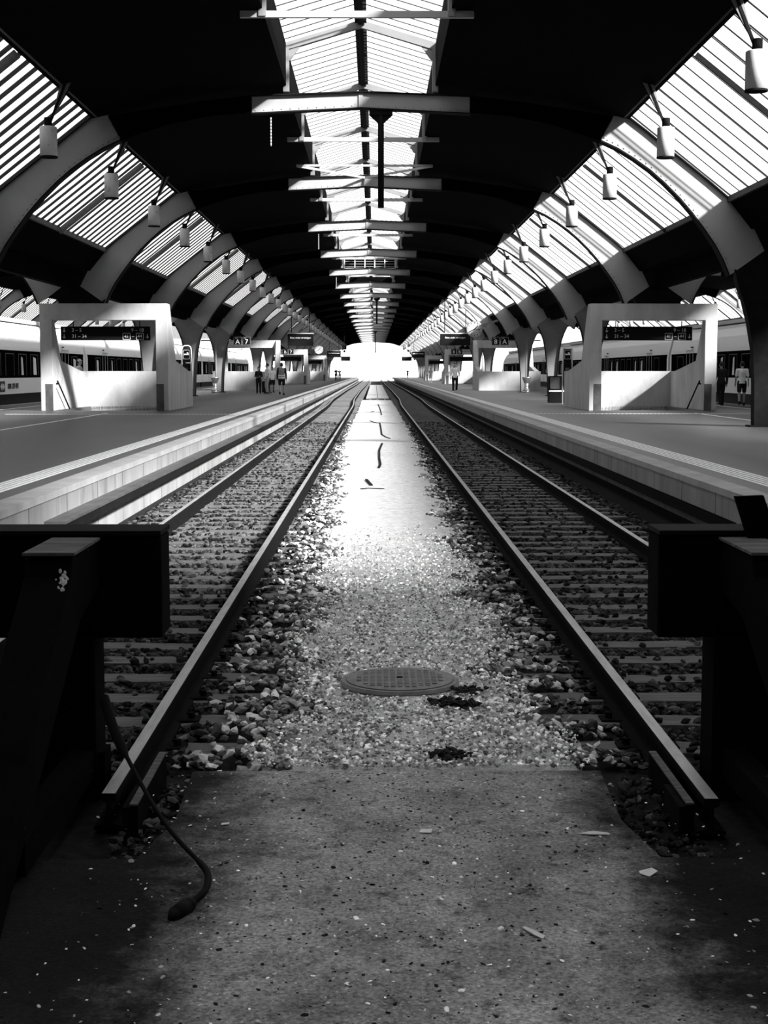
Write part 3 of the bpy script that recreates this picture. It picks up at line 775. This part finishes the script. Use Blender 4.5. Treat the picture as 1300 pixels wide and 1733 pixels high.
# far end: glazed screen above the opening, truss, daylight beyond
struct(MB().box(CX - XW, CX + XW, YE, YE + .05, z(4.3), z(6.5)).build('window_end', 'endglass'))
wm = MB()
for i in range(-14, 15): wm.box(CX + i * 2.1 - .02, CX + i * 2.1 + .02, YE - .05, YE, z(4.3), z(6.4))
wm.build('mullion', 'paint2', bpy.data.objects['window_end'])
tr = thing('end_truss', 'thin dark lattice girder across the bright far opening', 'girder')
m = MB()
for i in range(-5, 5): 
    x = CX + i * 1.8; m.bar((x, YE - .3, z(3.75)), (x + .9, YE - .3, z(4.15)), .06, .08); m.bar((x + .9, YE - .3, z(4.15)), (x + 1.8, YE - .3, z(3.75)), .06, .08)
m.build('lattice', 'paint2', tr); MB().box(CX - 9.3, CX + 9.3, YE - .35, YE - .25, z(4.15), z(4.25)).build('chord', 'paint2', tr)
struct(MB().box(-400, 400, YE, 1600, -.6, -.25).build('outside_ground', 'ext'))
for i, (x, w, h, y) in enumerate(((-52, 40, 15, 760), (-8, 36, 20, 800), (34, 44, 14, 780), (80, 40, 22, 800), (-95, 40, 20, 800))):
    b = thing('distant_building', 'pale office building far outside the bright end of the station, %s from the left' % nth([1, 2, 3, 4, 0][i]), 'building', (x, y, -.25))
    MB().box(-w / 2, w / 2, 0, 20, 0, h).build('wall', 'facade', b)
    m = MB()
    for r in range(int(h // 3.5)):
        m.box(-w / 2 + 2, w / 2 - 2, -.05, 0, 2 + r * 3.5, 3.4 + r * 3.5)
    m.build('window_band', 'facade2', b)

# ------------------------------------------------------------------ roof fittings
# pendant lamps
HL = 4.85
for side, xl, mt in (('left', -6.93, 'lampd'), ('right', 6.20, 'lampw')):
    s = -1 if side == 'left' else 1
    body = MB().lathe([(.17, -.31), (.185, -.31), (.185, .30), (.17, .315), (.06, .315)], 24).mesh('lamp_shade', mt, True)
    body.polygons.foreach_set('use_smooth', [len(p.vertices) == 4 for p in body.polygons])
    ring = MB().lathe([(.188, -.33), (.188, -.30), (.15, -.30), (.15, -.33)], 24).mesh('lamp_ring', 'dark')
    cap = MB().lathe([(.085, .31), (.085, .50), (.07, .51)], 16).mesh('lamp_cap', 'dark')
    ax = -s * .42; tz = 1.30
    arm = MB().bar((-s * .05, 0, .42), (ax, 0, tz), .05, .05).bar((-s * .03, .02, .42), (ax - s * .16, .02, tz), .02, .02).mesh('bracket', 'dark')
    gus = MB().prism([(-s * .05, .40), (ax + s * .12, tz), (ax - s * .12, tz)], 'y', -.01, .01).mesh('bracket_plate', 'paint2')
    k = 0; y = YR(-.25)
    i0 = 1 if s < 0 else 0
    for i in range(i0, 41):
        y = YR(0) + BAY * (.25 + .5 * i) - BAY * .02
        if y > YE - 3: break
        t = thing('pendant_lamp', '%s white cylinder lamp from the camera, hanging along the %s glazed slope' % (nth(i - i0), side), 'lamp', (xl, y, z(HL)), group='pendant lamps of the %s row' % side)
        for me, nm in ((body, 'lamp_shade'), (ring, 'lamp_ring'), (cap, 'lamp_cap'), (arm, 'bracket'), (gus, 'bracket_plate')): link(me, nm, t)
        if 10 <= i < 22:
            xo = xl + s * SPAN
            t = thing('pendant_lamp', '%s white lamp in the neighbouring hall beyond the %s train' % (nth(i - 10), side), 'lamp', (xo, y, z(HL)), group='pendant lamps beyond the %s train' % side)
            for me, nm in ((body, 'lamp_shade'), (cap, 'lamp_cap'), (arm, 'bracket')): link(me, nm, t)
# hanging struts under the skylight
for i, (k, x, h0, lab) in enumerate(((1, .15, 3.92, 'dark vertical pipe hanging from the nearest bright cross beam'), (7, .17, 4.0, 'dark vertical pipe hanging under the skylight half way down the hall'), (14, .1, 2.9, 'thin dark pipe hanging near the bright far end'))):
    t = thing('hanging_pipe', lab, 'pipe', (x, YR(k), 0))
    MB().cone((0, 0, z(h0)), (0, 0, z(6.2)), .075, .075, 12).build('pipe', 'dark', t, True)
    MB().box(-.28, .28, -.08, .08, z(6.10), z(6.2)).prism([(-.28, z(6.1)), (.28, z(6.1)), (.08, z(5.92)), (-.08, z(5.92))][::-1], 'y', -.03, .03).build('bracket', 'dark', t)
for i, k in enumerate((1, 3, 5)):
    x = CX - 2.15
    t = thing('hanging_chain', 'bright chain hanging left of the skylight under the %s arch' % nth(k), 'chain', (x, YR(k), 0))
    m = MB()
    for j in range(9): m.box(-.014, .014, -.014, .014, z(6.0 - .075 * j), z(6.0 - .075 * j + .045)).box(-.005, .005, -.005, .005, z(6.0 - .075 * j - .03), z(6.0 - .075 * j))
    m.build('links', 'cl', t)
t = thing('wind_brace', 'thin V shaped wind brace under the skylight just before the third arch', 'brace', (CX, YR(2) - 2.4, 0))
MB().box(-2.2, 2.2, -.03, .03, z(6.60), z(6.67)).build('strut', 'paint', t)
MB().bar((-2.2, 0, z(6.62)), (0, 2.3, z(6.55)), .05, .07).bar((2.2, 0, z(6.62)), (0, 2.3, z(6.55)), .05, .07).build('diagonal', 'paint', t)
t = thing('louvre_screen', 'dark louvred screen with pale frame across the skylight', 'screen', (CX, YR(5) + 3.6, 0))
MB().box(-1.70, 1.70, 0, .05, z(6.85), z(7.62)).build('backing', 'board', t)
m = MB(); f = MB()
for i in range(4): m.bar((-1.68, -.04, z(6.98 + .17 * i)), (1.68, -.04, z(6.98 + .17 * i)), .06, .03)
m.build('louvre', 'paint2', [c for c in t.children][0])
for x in (-1.7, -1.0, -.33, .33, 1.0, 1.7): f.box(x - .04, x + .04, -.1, -.06, z(6.85), z(7.62))
f.box(-1.7, 1.7, -.1, -.06, z(6.82), z(6.9)).box(-1.7, 1.7, -.1, -.06, z(7.58), z(7.65)); f.build('screen_frame', 'paint', t)
t = thing('added_dark_panel', 'dark added panel crossing under the skylight half way down', 'walkway', (CX, YR(6) + 8, 0))
MB().box(-1.74, 1.74, -.6, .6, z(6.82), z(6.90)).build('added_panel_base', 'board', t); m = MB().box(-1.74, 1.74, -.62, -.58, z(6.90), z(7.5)).build('added_panel_side', 'board', t)  # made-up panel, gives the dark band of a covered skylight bay

# ------------------------------------------------------------------ trains
def train(side):
    s = -1 if side == 'left' else 1
    xs = 15.05 if side == 'left' else 15.35
    CL = 25.0
    prof = [(0, 1.0), (.03, 1.6), (.03, 2.6), (-.02, 2.95), (-.14, 3.45), (-.30, 3.80), (-.55, 3.98), (-1.45, 4.08)]
    half = [(-(a), b) for a, b in prof]                               # depth into the body
    ring = [(a, b) for a, b in half] + [(2.9 - a, b) for a, b in half[::-1]]
    # local x: 0 at visible side, growing away from our platform
    def body(L_, nose):
        m = MB(); n = len(ring)
        secs = [(0, 0, 1), (L_, 0, 1)] if not nose else [(0, 0, 1), (L_ - 4.5, 0, 1), (L_ - 2.5, .0, .9), (L_ - .8, .0, .62), (L_, 0, .45)]
        vs = []
        for (y, _, k) in secs: vs += [(s * (1.45 + (a - 1.45) * (1 if k == 1 else .8 + .2 * k)), y, 1.0 + (b - 1.0) * k) for a, b in ring]
        fs = []
        for i in range(len(secs) - 1):
            for q in range(n): fs.append((i * n + q, i * n + (q + 1) % n, (i + 1) * n + (q + 1) % n, (i + 1) * n + q)[::s])
        fs += [tuple(range(n))[::-s], tuple(range((len(secs) - 1) * n, len(secs) * n))[::s]]
        return m.add(vs, fs)
    y = 50.4
    for i in range(5):
        lab = '%s white railway carriage with dark window band behind the %s platform, counted from the camera' % (nth(i), side)
        t = thing('train_carriage', lab, 'train carriage', (s * xs, y, 0), group='carriages of the %s train' % side)
        body(CL, i == 4).build('carriage_body', 'train', t, bevel=0)
        LL = CL - (4.6 if i == 4 else 0)
        a, b = sorted((-s * .036, s * .06)); MB().box(a, b, .35, LL - .35, 1.66, 2.80).build('window_band', 'tglass', t); wb_ = t.children[-1] if False else [c for c in t.children if c.name.startswith('window_band')][0]
        a, b = sorted((s * .1, s * 2.8)); MB().box(a, b, .2, LL - .2, .15, 1.0).build('underframe', 'trainlow', t)
        a, b = sorted((s * .55, s * 2.35)); MB().box(a, b, 1.5, LL - 1.5, 4.05, 4.22).build('roof_fairing', 'greyroof', t, bevel=.04)
        # windows (frame lines and pale things seen inside)
        for yw in [2.4 + 2.15 * j for j in range(10)]:
            if yw + 1.5 > LL: break
            isdoor = abs(yw - 2.4 - 2.15) < .1 or abs(yw - 2.4 - 2.15 * 8) < .1
            x0, x1 = sorted((-s * .045, -s * .036))
            if isdoor:
                m = MB()
                for yq in (yw - .05, yw + .66, yw + 1.4): m.box(x0, x1, yq - .03, yq + .03, 1.05, 2.95)
                m.box(x0, x1, yw - .05, yw + 1.4, 2.90, 2.96)
                d = m.build('door', 'greyroof', t)
                MB().box(min(x0, x1) + s * .02, max(x0, x1) + s * .04, yw + .1, yw + .58, 3.06, 3.12).build('step_light', 'trainlow', t)
            else:
                m = MB()
                for q in ((yw, yw + .03, 1.76, 2.66), (yw + 1.37, yw + 1.40, 1.76, 2.66), (yw, yw + 1.4, 2.64, 2.67)): m.box(x0, x1, q[0], q[1], q[2], q[3])
                m.build('window_frame', 'bar', wb_)
                r_ = random.random()
                if r_ < .55:
                    x2, x3 = sorted((-s * .040, -s * .036))
                    ya = yw + random.uniform(.1, .6); yb = ya + random.uniform(.3, .65)
                    MB().prism([(ya, 1.78), (yb, 1.78), (yb - .12, 2.5), (ya - .02, 2.56)], 'x', x2, x3).build('seat_headrest' if r_ < .3 else 'interior_panel', 'inner', wb_)
        if i < 4:
            a, b = sorted((s * .35, s * 2.5)); MB().box(a, b, CL, CL + .5, .9, 3.85).build('gangway', 'trainlow', t)
        if side == 'left' and i == 0:
            # logo and lettering at the sill
            yl = at(33, 655, 60).y
            def ysurf(px): d = ray(px, 655); return (-(xs) / d.x) * d.y
            y0, y1 = ysurf(8) - y, ysurf(33) - y
            text('SBB CFF FFS', .30, 'black', t, (.04, (y0 + y1) / 2, 1.31), (PI / 2, 0, PI / 2), shear=.22, sx=1.15, bold=.004)
            yb0, yb1 = ysurf(-2) - y, ysurf(7) - y
            lg = MB().box(.03, .042, yb0, yb1, 1.10, 1.53).build('logo', 'black', t, bevel=.03)
            ym = (yb0 + yb1) / 2; zc = 1.315; m = MB()
            m.box(.04, .048, ym - .24, ym + .24, zc - .028, zc + .028).box(.04, .048, ym - .035, ym + .035, zc - .14, zc + .14)
            for q in (-1, 1): m.prism([(ym + q * .16, zc - .12), (ym + q * .34, zc), (ym + q * .16, zc + .12), (ym + q * .10, zc + .07), (ym + q * .2, zc), (ym + q * .10, zc - .07)][::q], 'x', .04, .048)
            m.build('logo_cross', 'ink', lg)
        y += CL + .5
train('left'); train('right')

# ------------------------------------------------------------------ platform furniture
def platform_sign(side, Y, chars, label):
    s = -1 if side == 'left' else 1
    xp = -10.2 if side == 'left' else 9.75
    t = thing('platform_sign', label, 'platform sign', (xp, Y, ZP))
    MB().cone((0, 0, 0), (0, 0, 3.4), .05, .05, 10).build('post', 'paint2', t, True)
    x0, x1 = (-.95, 2.2) if s < 0 else (-2.3, .9)
    MB().box(x0, x1, -.04, .04, 3.28, 3.35).build('cross_bar', 'paint2', t)
    base = (1.15, 1.72) if s < 0 else (-2.25, -1.68)
    for c, x in zip(chars, base):
        pn = MB().box(x, x + .52, -.07, -.04, 3.02, 3.56).build('sign_panel', 'black', t, bevel=.006)
        m = MB()
        for q in ((x + .015, x + .505, 3.535, 3.545), (x + .015, x + .505, 3.035, 3.045), (x + .015, x + .025, 3.035, 3.545), (x + .495, x + .505, 3.035, 3.545)): m.box(q[0], q[1], -.074, -.07, q[2], q[3])
        m.build('sign_border', 'greyroof', pn)
        text(c, .42, 'ink', pn, (x + .26, -.075, 3.23), FRONT)
        MB().box(x + .10, x + .24, -.074, -.07, 3.46, 3.48).build('small_line', 'ink', pn)
platform_sign('left', 93.5, 'A7', 'black platform sign reading A 7 on a thin post, left platform')
platform_sign('left', 143, 'B7', 'black platform sign reading B 7 on the left platform')
platform_sign('right', 93.5, '8A', 'black platform sign reading 8 A on a thin post, right platform')
platform_sign('right', 143, '8B', 'smaller dim platform sign reading 8 B on the right platform')
def board(px0, px1, py0, py1, Y, label, txt):
    a = at(px0, py1, Y); b = at(px1, py0, Y); w = b.x - a.x; h = b.z - a.z
    t = thing('departure_board', label, 'departure board', ((a.x + b.x) / 2, Y, a.z))
    MB().box(-w / 2, w / 2, -.15, .15, 0, h).build('housing', 'black', t, bevel=.02)
    MB().box(-w / 2 - .02, w / 2 + .02, -.12, .12, h, h + .07).build('top_cover', 'greyroof', t)
    for x in (-w * .35, w * .35): MB().box(x - .03, x + .03, -.03, .03, h, z(6.2) - a.z).build('hanger', 'dark', t)
    if txt:
        text(txt, h * .2, 'ink', t, (0, -.152, h * .66), FRONT, sx=1.05)
    return t
board(487, 530.5, 565, 585, 130, 'black departure board over the left platform with one white line of text', 'Bitte nicht einsteigen')
board(745, 796, 565, 584.5, 115, 'black departure board over the right platform below the large clock', 'Bitte nicht einsteigen')
board(554, 577, 594, 605, 240, 'second departure board over the left platform, beyond the small clock', 'Bitte nicht einsteigen')
board(697, 719, 595, 605.5, 240, 'second departure board over the right platform', 'Bitte nicht einsteigen')
board(577, 593, 603.5, 611, 300, 'farthest small departure board on the left, against the bright opening', None)
board(680, 697, 604, 611, 300, 'farthest small departure board on the right, against the bright opening', None)
def clock(px, py, Y, s, label):
    p = at(px, py, Y); t = thing('station_clock', label, 'clock', (p.x, Y, p.z))
    R_ = .5
    def disc(r, y0, y1): return MB().cone((0, y0, 0), (0, y1, 0), r, r, 40)
    disc(R_ + .04, -.12, .12).build('case', 'steel', t, bevel=.01)
    dl = disc(R_, -.135, -.12).build('dial', 'dial', t)
    m = MB()
    for i in range(60):
        a = 2 * PI * i / 60; l = .12 if i % 5 == 0 else .035; w = .036 if i % 5 == 0 else .014
        d = Vector((math.sin(a), 0, math.cos(a))); m.bar(d * (R_ - .03) + Vector((0, -.137, 0)), d * (R_ - .03 - l) + Vector((0, -.137, 0)), w, .006, (0, 1, 0))
    m.build('minute_mark', 'black', dl)
    for nm, ang, l, w in (('hour_hand', 46, .32, .06), ('minute_hand', 242, .46, .05)):
        a = math.radians(ang); d = Vector((math.sin(a), 0, math.cos(a))); MB().bar(d * -.1 + Vector((0, -.143, 0)), d * l + Vector((0, -.143, 0)), w, .006, (0, 1, 0)).build(nm, 'black', t)
    a = math.radians(98); d = Vector((math.sin(a), 0, math.cos(a))); sh = MB().bar(Vector((0, -.15, 0)), d * .3 + Vector((0, -.15, 0)), .014, .006, (0, 1, 0))
    q = d * .3; sh.cone((q.x, -.153, q.z), (q.x, -.147, q.z), .05, .05, 16); sh.build('second_hand', 'black', t)
    MB().bar((s * .5, 0, .25), (s * 2.6, 0, .9), .1, .14).box(min(s * .42, s * .85), max(s * .42, s * .85), -.1, .1, .12, .36).build('wall_arm', 'paint2', t)
clock(803, 557, 98, 1, 'large round station clock over the right platform')
clock(539.5, 592, 180, -1, 'small distant round clock over the left platform')
def bin_(px, py, label):
    p = onz(px, py, ZP); t = thing('ash_bin', label, 'bin', (p.x, p.y, ZP))
    MB().lathe([(.20, 0), (.22, .03), (.22, .10), (.20, .14), (.24, .16), (.24, .19), (.16, .22), (.13, .42), (.15, .62)], 24).build('foot', 'steel', t, True)
    MB().lathe([(.15, .62), (.18, .70), (.27, .92), (.285, 1.0), (.27, 1.0), (.24, .93)], 24).build('bowl', 'steel', t, True)
bin_(364, 665, 'goblet shaped steel ash bin beside the sign post on the left platform')
bin_(891, 665, 'goblet shaped steel ash bin beside the sign post on the right platform')
def stele(side, label):
    x = -7.75 if side == 'left' else 7.95
    t = thing('info_stele', label, 'information post', (x, 60, ZP))
    pts = [(-.19, 0, 0), (-.19, 0, 2.2), (-.17, 0, 2.34), (-.09, 0, 2.40), (.09, 0, 2.40), (.17, 0, 2.34), (.19, 0, 2.2), (.19, 0, 0)]
    MB().tube(pts, .028, 8).build('frame', 'ink', t, True)
    MB().box(-.15, .15, -.05, .05, 1.72, 2.28).build('sign_panel', 'black', t)
    m = MB().prism([(-.10, 2.02), (.10, 2.02), (.10, 2.06), (.06, 2.14), (.0, 2.12), (.03, 2.07), (-.10, 2.07)], 'y', -.056, -.05)
    for q in ((-.13, .13, 2.22, 2.23), (-.13, .13, 1.85, 1.86), (-.13, -.12, 1.85, 2.23), (.12, .13, 1.85, 2.23)): m.box(q[0], q[1], -.056, -.05, q[2], q[3])
    m.build('pictogram', 'ink', t)
    MB().box(-.15, .15, -.12, .08, .75, 1.68).build('machine', 'dark', t, bevel=.02)
    MB().box(-.10, .06, -.13, -.12, 1.25, 1.5).build('screen', 'plate', t)
stele('left', 'rounded information post behind the near left stair entrance')
stele('right', 'rounded information post behind the near right stair entrance')
p = onz(951, 668, ZP)
t = thing('vending_cabinet', 'low dark glass fronted cabinet between a column and the near right stair entrance', 'cabinet', (8.05, 62.5, ZP))
MB().box(-.55, .55, 0, .5, 0, 1.15).build('body', 'dark', t, bevel=.02); MB().box(-.55, .55, -.02, 0, .48, .54).build('trim', 'ink', t); MB().box(-.5, -.1, -.015, 0, .6, 1.1).build('glass_front', 'plate', t)
p = onz(498, 649, ZP)
t = thing('waste_bin', 'grey box shaped waste bin far along the left platform', 'bin', (p.x, p.y, ZP))
MB().box(-.24, .24, -.2, .2, 0, .72).build('body', 'cg', t, bevel=.02); MB().box(-.26, .26, -.22, .22, .78, .9).build('hood', 'dark', t, bevel=.02); MB().box(-.2, .2, -.15, .15, .7, .8).build('opening', 'ink', t)
for px, py, Y, lab in ((583, 587, 210, 'small black signal box hanging left of the bright far opening'), (691, 587, 210, 'small pale signal box hanging right of the bright far opening')):
    p = at(px, py, Y); t = thing('signal_box', lab, 'signal', (p.x, Y, p.z)); mm = 'black' if px < 600 else 'greyroof'
    MB().box(-.33, .33, -.2, .2, -.4, .35).build('housing', mm, t, bevel=.03); MB().box(-.15, .15, -.15, .15, -.72, -.45).build('lamp', 'black', t); MB().box(-.02, .02, -.02, .02, .35, z(6.3) - p.z).build('hanger', 'dark', t)

# ------------------------------------------------------------------ people
def remesh(m, name, mt, parent, vox):
    me0 = m.mesh('tmp'); o = bpy.data.objects.new('tmp', me0); COL.objects.link(o)
    r = o.modifiers.new('r', 'REMESH'); r.mode = 'VOXEL'; r.voxel_size = vox
    s = o.modifiers.new('s', 'SMOOTH'); s.factor = .5; s.iterations = 3
    dg = bpy.context.evaluated_depsgraph_get(); me = bpy.data.meshes.new_from_object(o.evaluated_get(dg)); me.name = name
    bpy.data.objects.remove(o); bpy.data.meshes.remove(me0)
    me.materials.clear(); me.materials.append(M[mt]); me.polygons.foreach_set('use_smooth', [True] * len(me.polygons))
    q = bpy.data.objects.new(name, me); COL.objects.link(q); q.parent = parent; return q
def person(loc, face, label, H=1.75, top='cw', bot='ck', shoes='ck', hair='hair', hair_long=False, cap=None, step=.0, shorts=False, sleeve='short',
           arms=('down', 'down'), vest=False, dress=False, vox=.011, female=False):
    """faces +Y in local space, turned by FACE"""
    t = thing('person', label, 'person', loc, face)
    k = H / 1.75
    V = lambda x, y, zc: Vector((x * k, y * k, zc * k))
    sh = .185 if not female else .165; hp = .095
    J = {}
    for s, n in ((-1, 'l'), (1, 'r')):
        st = step * s
        J['hip' + n] = V(s * hp, 0, .90); J['kn' + n] = V(s * (hp + .01), st * .35 + .03 + .02, .49); J['an' + n] = V(s * (hp + .01), st * .75 - (.10 if st < 0 else 0), .085 + (.05 if st < 0 else 0))
        J['sh' + n] = V(s * sh, 0, 1.43)
        a = arms[0 if s < 0 else 1]
        if a == 'down': e, w = V(s * (sh + .05), -.02 - st * .25, 1.14), V(s * (sh + .06), .06 - st * .55, .89)
        elif a == 'fold': e, w = V(s * (sh + .06), .02, 1.16), V(-s * .02, .22, 1.12 + .03 * s)
        elif a == 'up': e, w = V(s * (sh + .10), .06, 1.20), V(s * (sh - .02), .16, 1.42)
        elif a == 'hold': e, w = V(s * (sh + .07), -.03, 1.15), V(s * (sh + .05), .2, 1.02)
        J['el' + n] = e; J['wr' + n] = w
    b = MB()
    R = lambda v: v * k
    # trunk, neck, head
    b.capsule(V(0, 0, .96), V(0, .01, 1.12), R(.135), R(.125)); b.capsule(V(0, .01, 1.12), V(0, 0, 1.34), R(.125), R(.14))
    b.capsule(J['shl'], J['shr'], R(.06), R(.06)); b.capsule(V(0, -.005, 1.42), V(0, .015, 1.56), R(.055), R(.052))
    b.ball(V(0, .02, 1.645), R(.098), (.80, .98, 1.13), 16, 12); b.capsule(V(0, .055, 1.59), V(0, .075, 1.565), R(.05), R(.035))
    b.capsule(V(0, .115, 1.645), V(0, .128, 1.615), R(.011), R(.016), 8)                # nose
    b.capsule(V(-.025, .108, 1.575), V(.025, .108, 1.575), R(.010), R(.010), 6)         # lips
    for s in (-1, 1):
        b.ball(V(s * .083, .01, 1.635), R(.026), (.5, .8, 1.2), 8, 6)                   # ears
        b.capsule(V(s * .018, .108, 1.672), V(s * .05, .095, 1.672), R(.011), R(.009), 6)  # brow
    for n, s in (('l', -1), ('r', 1)):
        b.capsule(J['hip' + n], J['kn' + n], R(.085), R(.058)); b.capsule(J['kn' + n], J['an' + n], R(.060), R(.040))
        f = J['an' + n]; b.capsule(f + V(0, -.03, -.04), f + V(s * .015, .15, -.055), R(.040), R(.032))
        b.capsule(J['sh' + n], J['el' + n], R(.050), R(.040)); b.capsule(J['el' + n], J['wr' + n], R(.040), R(.028))
        d = (J['wr' + n] - J['el' + n]).normalized(); side = d.cross(Vector((0, 0, 1)));
        if side.length < .3: side = d.cross(Vector((1, 0, 0)))
        side = (Vector((0, 1, 0)) - d * d.y).normalized(); nrm = d.cross(side)
        w = J['wr' + n]; b.capsule(w, w + d * R(.07), R(.027), R(.034))
        for i, l in enumerate((.066, .076, .07, .054)):
            r0 = w + d * R(.075) + side * R(.027 - .018 * i); b.capsule(r0, r0 + d * R(l * .6) + nrm * R(.004 * s), R(.010), R(.009), 6); q = r0 + d * R(l * .6); b.capsule(q, q + d * R(l * .4) - nrm * R(.015 * s), R(.009), R(.008), 6)
        th = w + d * R(.025) + side * R(.025); b.capsule(th, th + d * R(.035) + side * R(.03), R(.012), R(.010), 6); b.capsule(th + d * R(.035) + side * R(.03), th + d * R(.062) + side * R(.034), R(.010), R(.009), 6)
    remesh(b, 'body', 'skin', t, vox)
    # eyes
    e = MB()
    for s in (-1, 1): e.ball(V(s * .033, .103, 1.652), R(.013), (1, .6, .7), 8, 6)
    e.build('eyes', 'hair', t)
    # hair or cap
    h = MB(); h.ball(V(0, .004, 1.672), R(.105), (.86, .98, 1.05), 16, 10)
    if hair_long: h.capsule(V(0, -.06, 1.66), V(0, -.075, 1.48), R(.075), R(.06))
    hv = []; h2 = MB()
    remesh(h, 'hair', hair, t, .012)
    hh = [c for c in t.children if c.name.startswith('hair')][0]
    hh.location = V(0, -.022, .016)
    if cap:
        c = MB(); c.ball(V(0, .005, 1.70), R(.112), (.90, 1.02, .82), 18, 10); c.prism([(-R(.075), R(.09)), (R(.075), R(.09)), (R(.05), R(.20)), (-R(.05), R(.20))], 'z', R(1.70), R(1.712)); c.build('cap', cap, t, True)
    # top
    c = MB(); c.cone(V(0, 0, .895), V(0, .01, 1.13), R(.168), R(.147), 20); c.capsule(V(0, .01, 1.13), V(0, 0, 1.35), R(.145), R(.158)); c.capsule(J['shl'], J['shr'], R(.076), R(.076))
    for n in 'lr':
        e_ = J['sh' + n].lerp(J['el' + n], .72 if sleeve == 'short' else 1.0); c.capsule(J['sh' + n], e_, R(.068), R(.058))
        if sleeve == 'long': c.capsule(J['el' + n], J['el' + n].lerp(J['wr' + n], .95), R(.056), R(.042))
    if dress: c.cone(V(0, 0, .98), V(0, 0, .48), R(.16), R(.26), 16)
    remesh(c, 'shirt' if not dress else 'dress', top, t, vox)
    if vest:
        c = MB(); c.cone(V(0, 0, .88), V(0, .01, 1.13), R(.180), R(.166), 20); c.capsule(V(0, .01, 1.13), V(0, 0, 1.34), R(.165), R(.174)); c.capsule(V(-.12, 0, 1.42), V(.12, 0, 1.42), R(.088), R(.088))
        vs_ = remesh(c, 'vest', 'cg', t, vox)
        c = MB()
        for z0 in (.93, 1.05): c.lathe([(R(.186), R(z0)), (R(.183), R(z0 + .06)), (R(.165), R(z0 + .06)), (R(.165), R(z0))], 24)
        c.build('reflective_band', 'refl', vs_)
    if not dress:
        c = MB(); c.capsule(V(-.05, 0, .95), V(.05, 0, .95), R(.135), R(.135))
        for n in 'lr':
            c.capsule(J['hip' + n], J['kn' + n].lerp(J['hip' + n], .3 if shorts else 0), R(.105), R(.088 if shorts else .078))
            if not shorts: c.capsule(J['kn' + n], J['an' + n], R(.078), R(.062))
        remesh(c, 'shorts' if shorts else 'trousers', bot, t, vox)
    for n, s in (('l', -1), ('r', 1)):
        f = J['an' + n]; c = MB(); c.capsule(f + V(0, -.035, -.035), f + V(s * .015, .155, -.05), R(.050), R(.038)); c.capsule(f + V(0, -.02, -.02), f + V(0, -.01, .03), R(.05), R(.045))
        remesh(c, 'shoe', shoes, t, vox)
    return t
def foot(px, py): p = onz(px, py, ZP); return (p.x, p.y, ZP)
person(foot(477, 669), .05, 'person in a grey high visibility vest and dark shorts walking away on the left platform', 1.80, 'ck', 'ck', 'ck', shorts=True, vest=True, step=.28, sleeve='long')
person(foot(461, 665.5), PI + .2, 'person in a white top, shorts and dark cap facing the camera beside the vest wearer', 1.62, 'cw', 'ck', 'ck', cap='cg', shorts=True, female=True, step=.12, arms=('hold', 'down'))
person((-6.62, 89.5, ZP), PI * .6, 'person in light clothing standing behind the group on the left platform', 1.80, 'cw', 'cl', 'ck', sleeve='short')
person(foot(438, 666), PI + .1, 'person in black with folded arms standing before the second left stair entrance', 1.60, 'ck', 'ck', 'ck', hair_long=True, sleeve='long', arms=('fold', 'fold'), female=True)
person(foot(770, 664), PI, 'person in a white shirt and dark trousers walking towards the camera on the right platform', 1.86, 'cw', 'ck', 'cw', step=.08, arms=('hold', 'down'))
person(foot(729, 647), PI, 'person in a light dress far along the right platform', 1.75, 'cl', 'cl', 'cw', dress=True, hair_long=True, female=True)
person(foot(569, 644.5), PI, 'dark clothed person far along the left platform near the bright opening', 1.75, 'ck', 'ck', 'ck', arms=('up', 'down'), step=.15)
person(foot(575, 644), .3, 'person with a pale shirt beside the dark figure far along the left platform', 1.7, 'cl', 'cg', 'ck')
person(foot(690, 640), .5, 'lone dark figure at the far end of the right platform', 1.75, 'ck', 'ck', 'ck', step=.2)
person(foot(1255, 687), -.15, 'person in a white t-shirt and black shorts walking away beside the right train', 1.70, 'cw', 'ck', 'ck', shorts=True, step=.2)
person((13.75, 57.6, ZP), .2, 'person in dark clothes half hidden behind the near right stair entrance', 1.70, 'ck', 'ck', 'ck', sleeve='long', step=.1)
person((-13.0, 64.0, ZP), -1.2, 'person in a pale cap and shirt passing behind the near left stair entrance', 1.86, 'cl', 'cg', 'ck', cap='cl')
p = foot(450, 665.5)
t = thing('suitcase', 'black upright suitcase standing beside the person in black', 'suitcase', p)
MB().box(-.24, .24, -.15, .15, .06, .74).build('shell', 'ck', t, bevel=.04)
MB().tube([(-.13, .1, .72), (-.13, .1, 1.02), (.13, .1, 1.02), (.13, .1, .72)], .014).build('pull_handle', 'steel', t)
for x in (-.2, .2):
    for y in (-.11, .11): MB().cone((x - .015, y, .035), (x + .015, y, .035), .035, .035, 12).build('wheel', 'dark', t)

# ------------------------------------------------------------------ light
w = bpy.data.worlds.new('sky'); SC.world = w; w.use_nodes = True
bg = w.node_tree.nodes['Background']; bg.inputs[0].default_value = (1, 1, 1, 1); bg.inputs[1].default_value = 1.35
sun = bpy.data.lights.new('sun', 'SUN'); sun.energy = 16.0; sun.angle = math.radians(5.5)
so = bpy.data.objects.new('sun', sun); COL.objects.link(so)
dvec = Vector((-1, .90, -.75)); so.rotation_euler = dvec.to_track_quat('-Z', 'Y').to_euler()
vs = SC.view_settings; vs.view_transform = 'Standard'; vs.look = 'None'; vs.exposure = 0.6; vs.gamma = 1.0; vs.use_curve_mapping = False
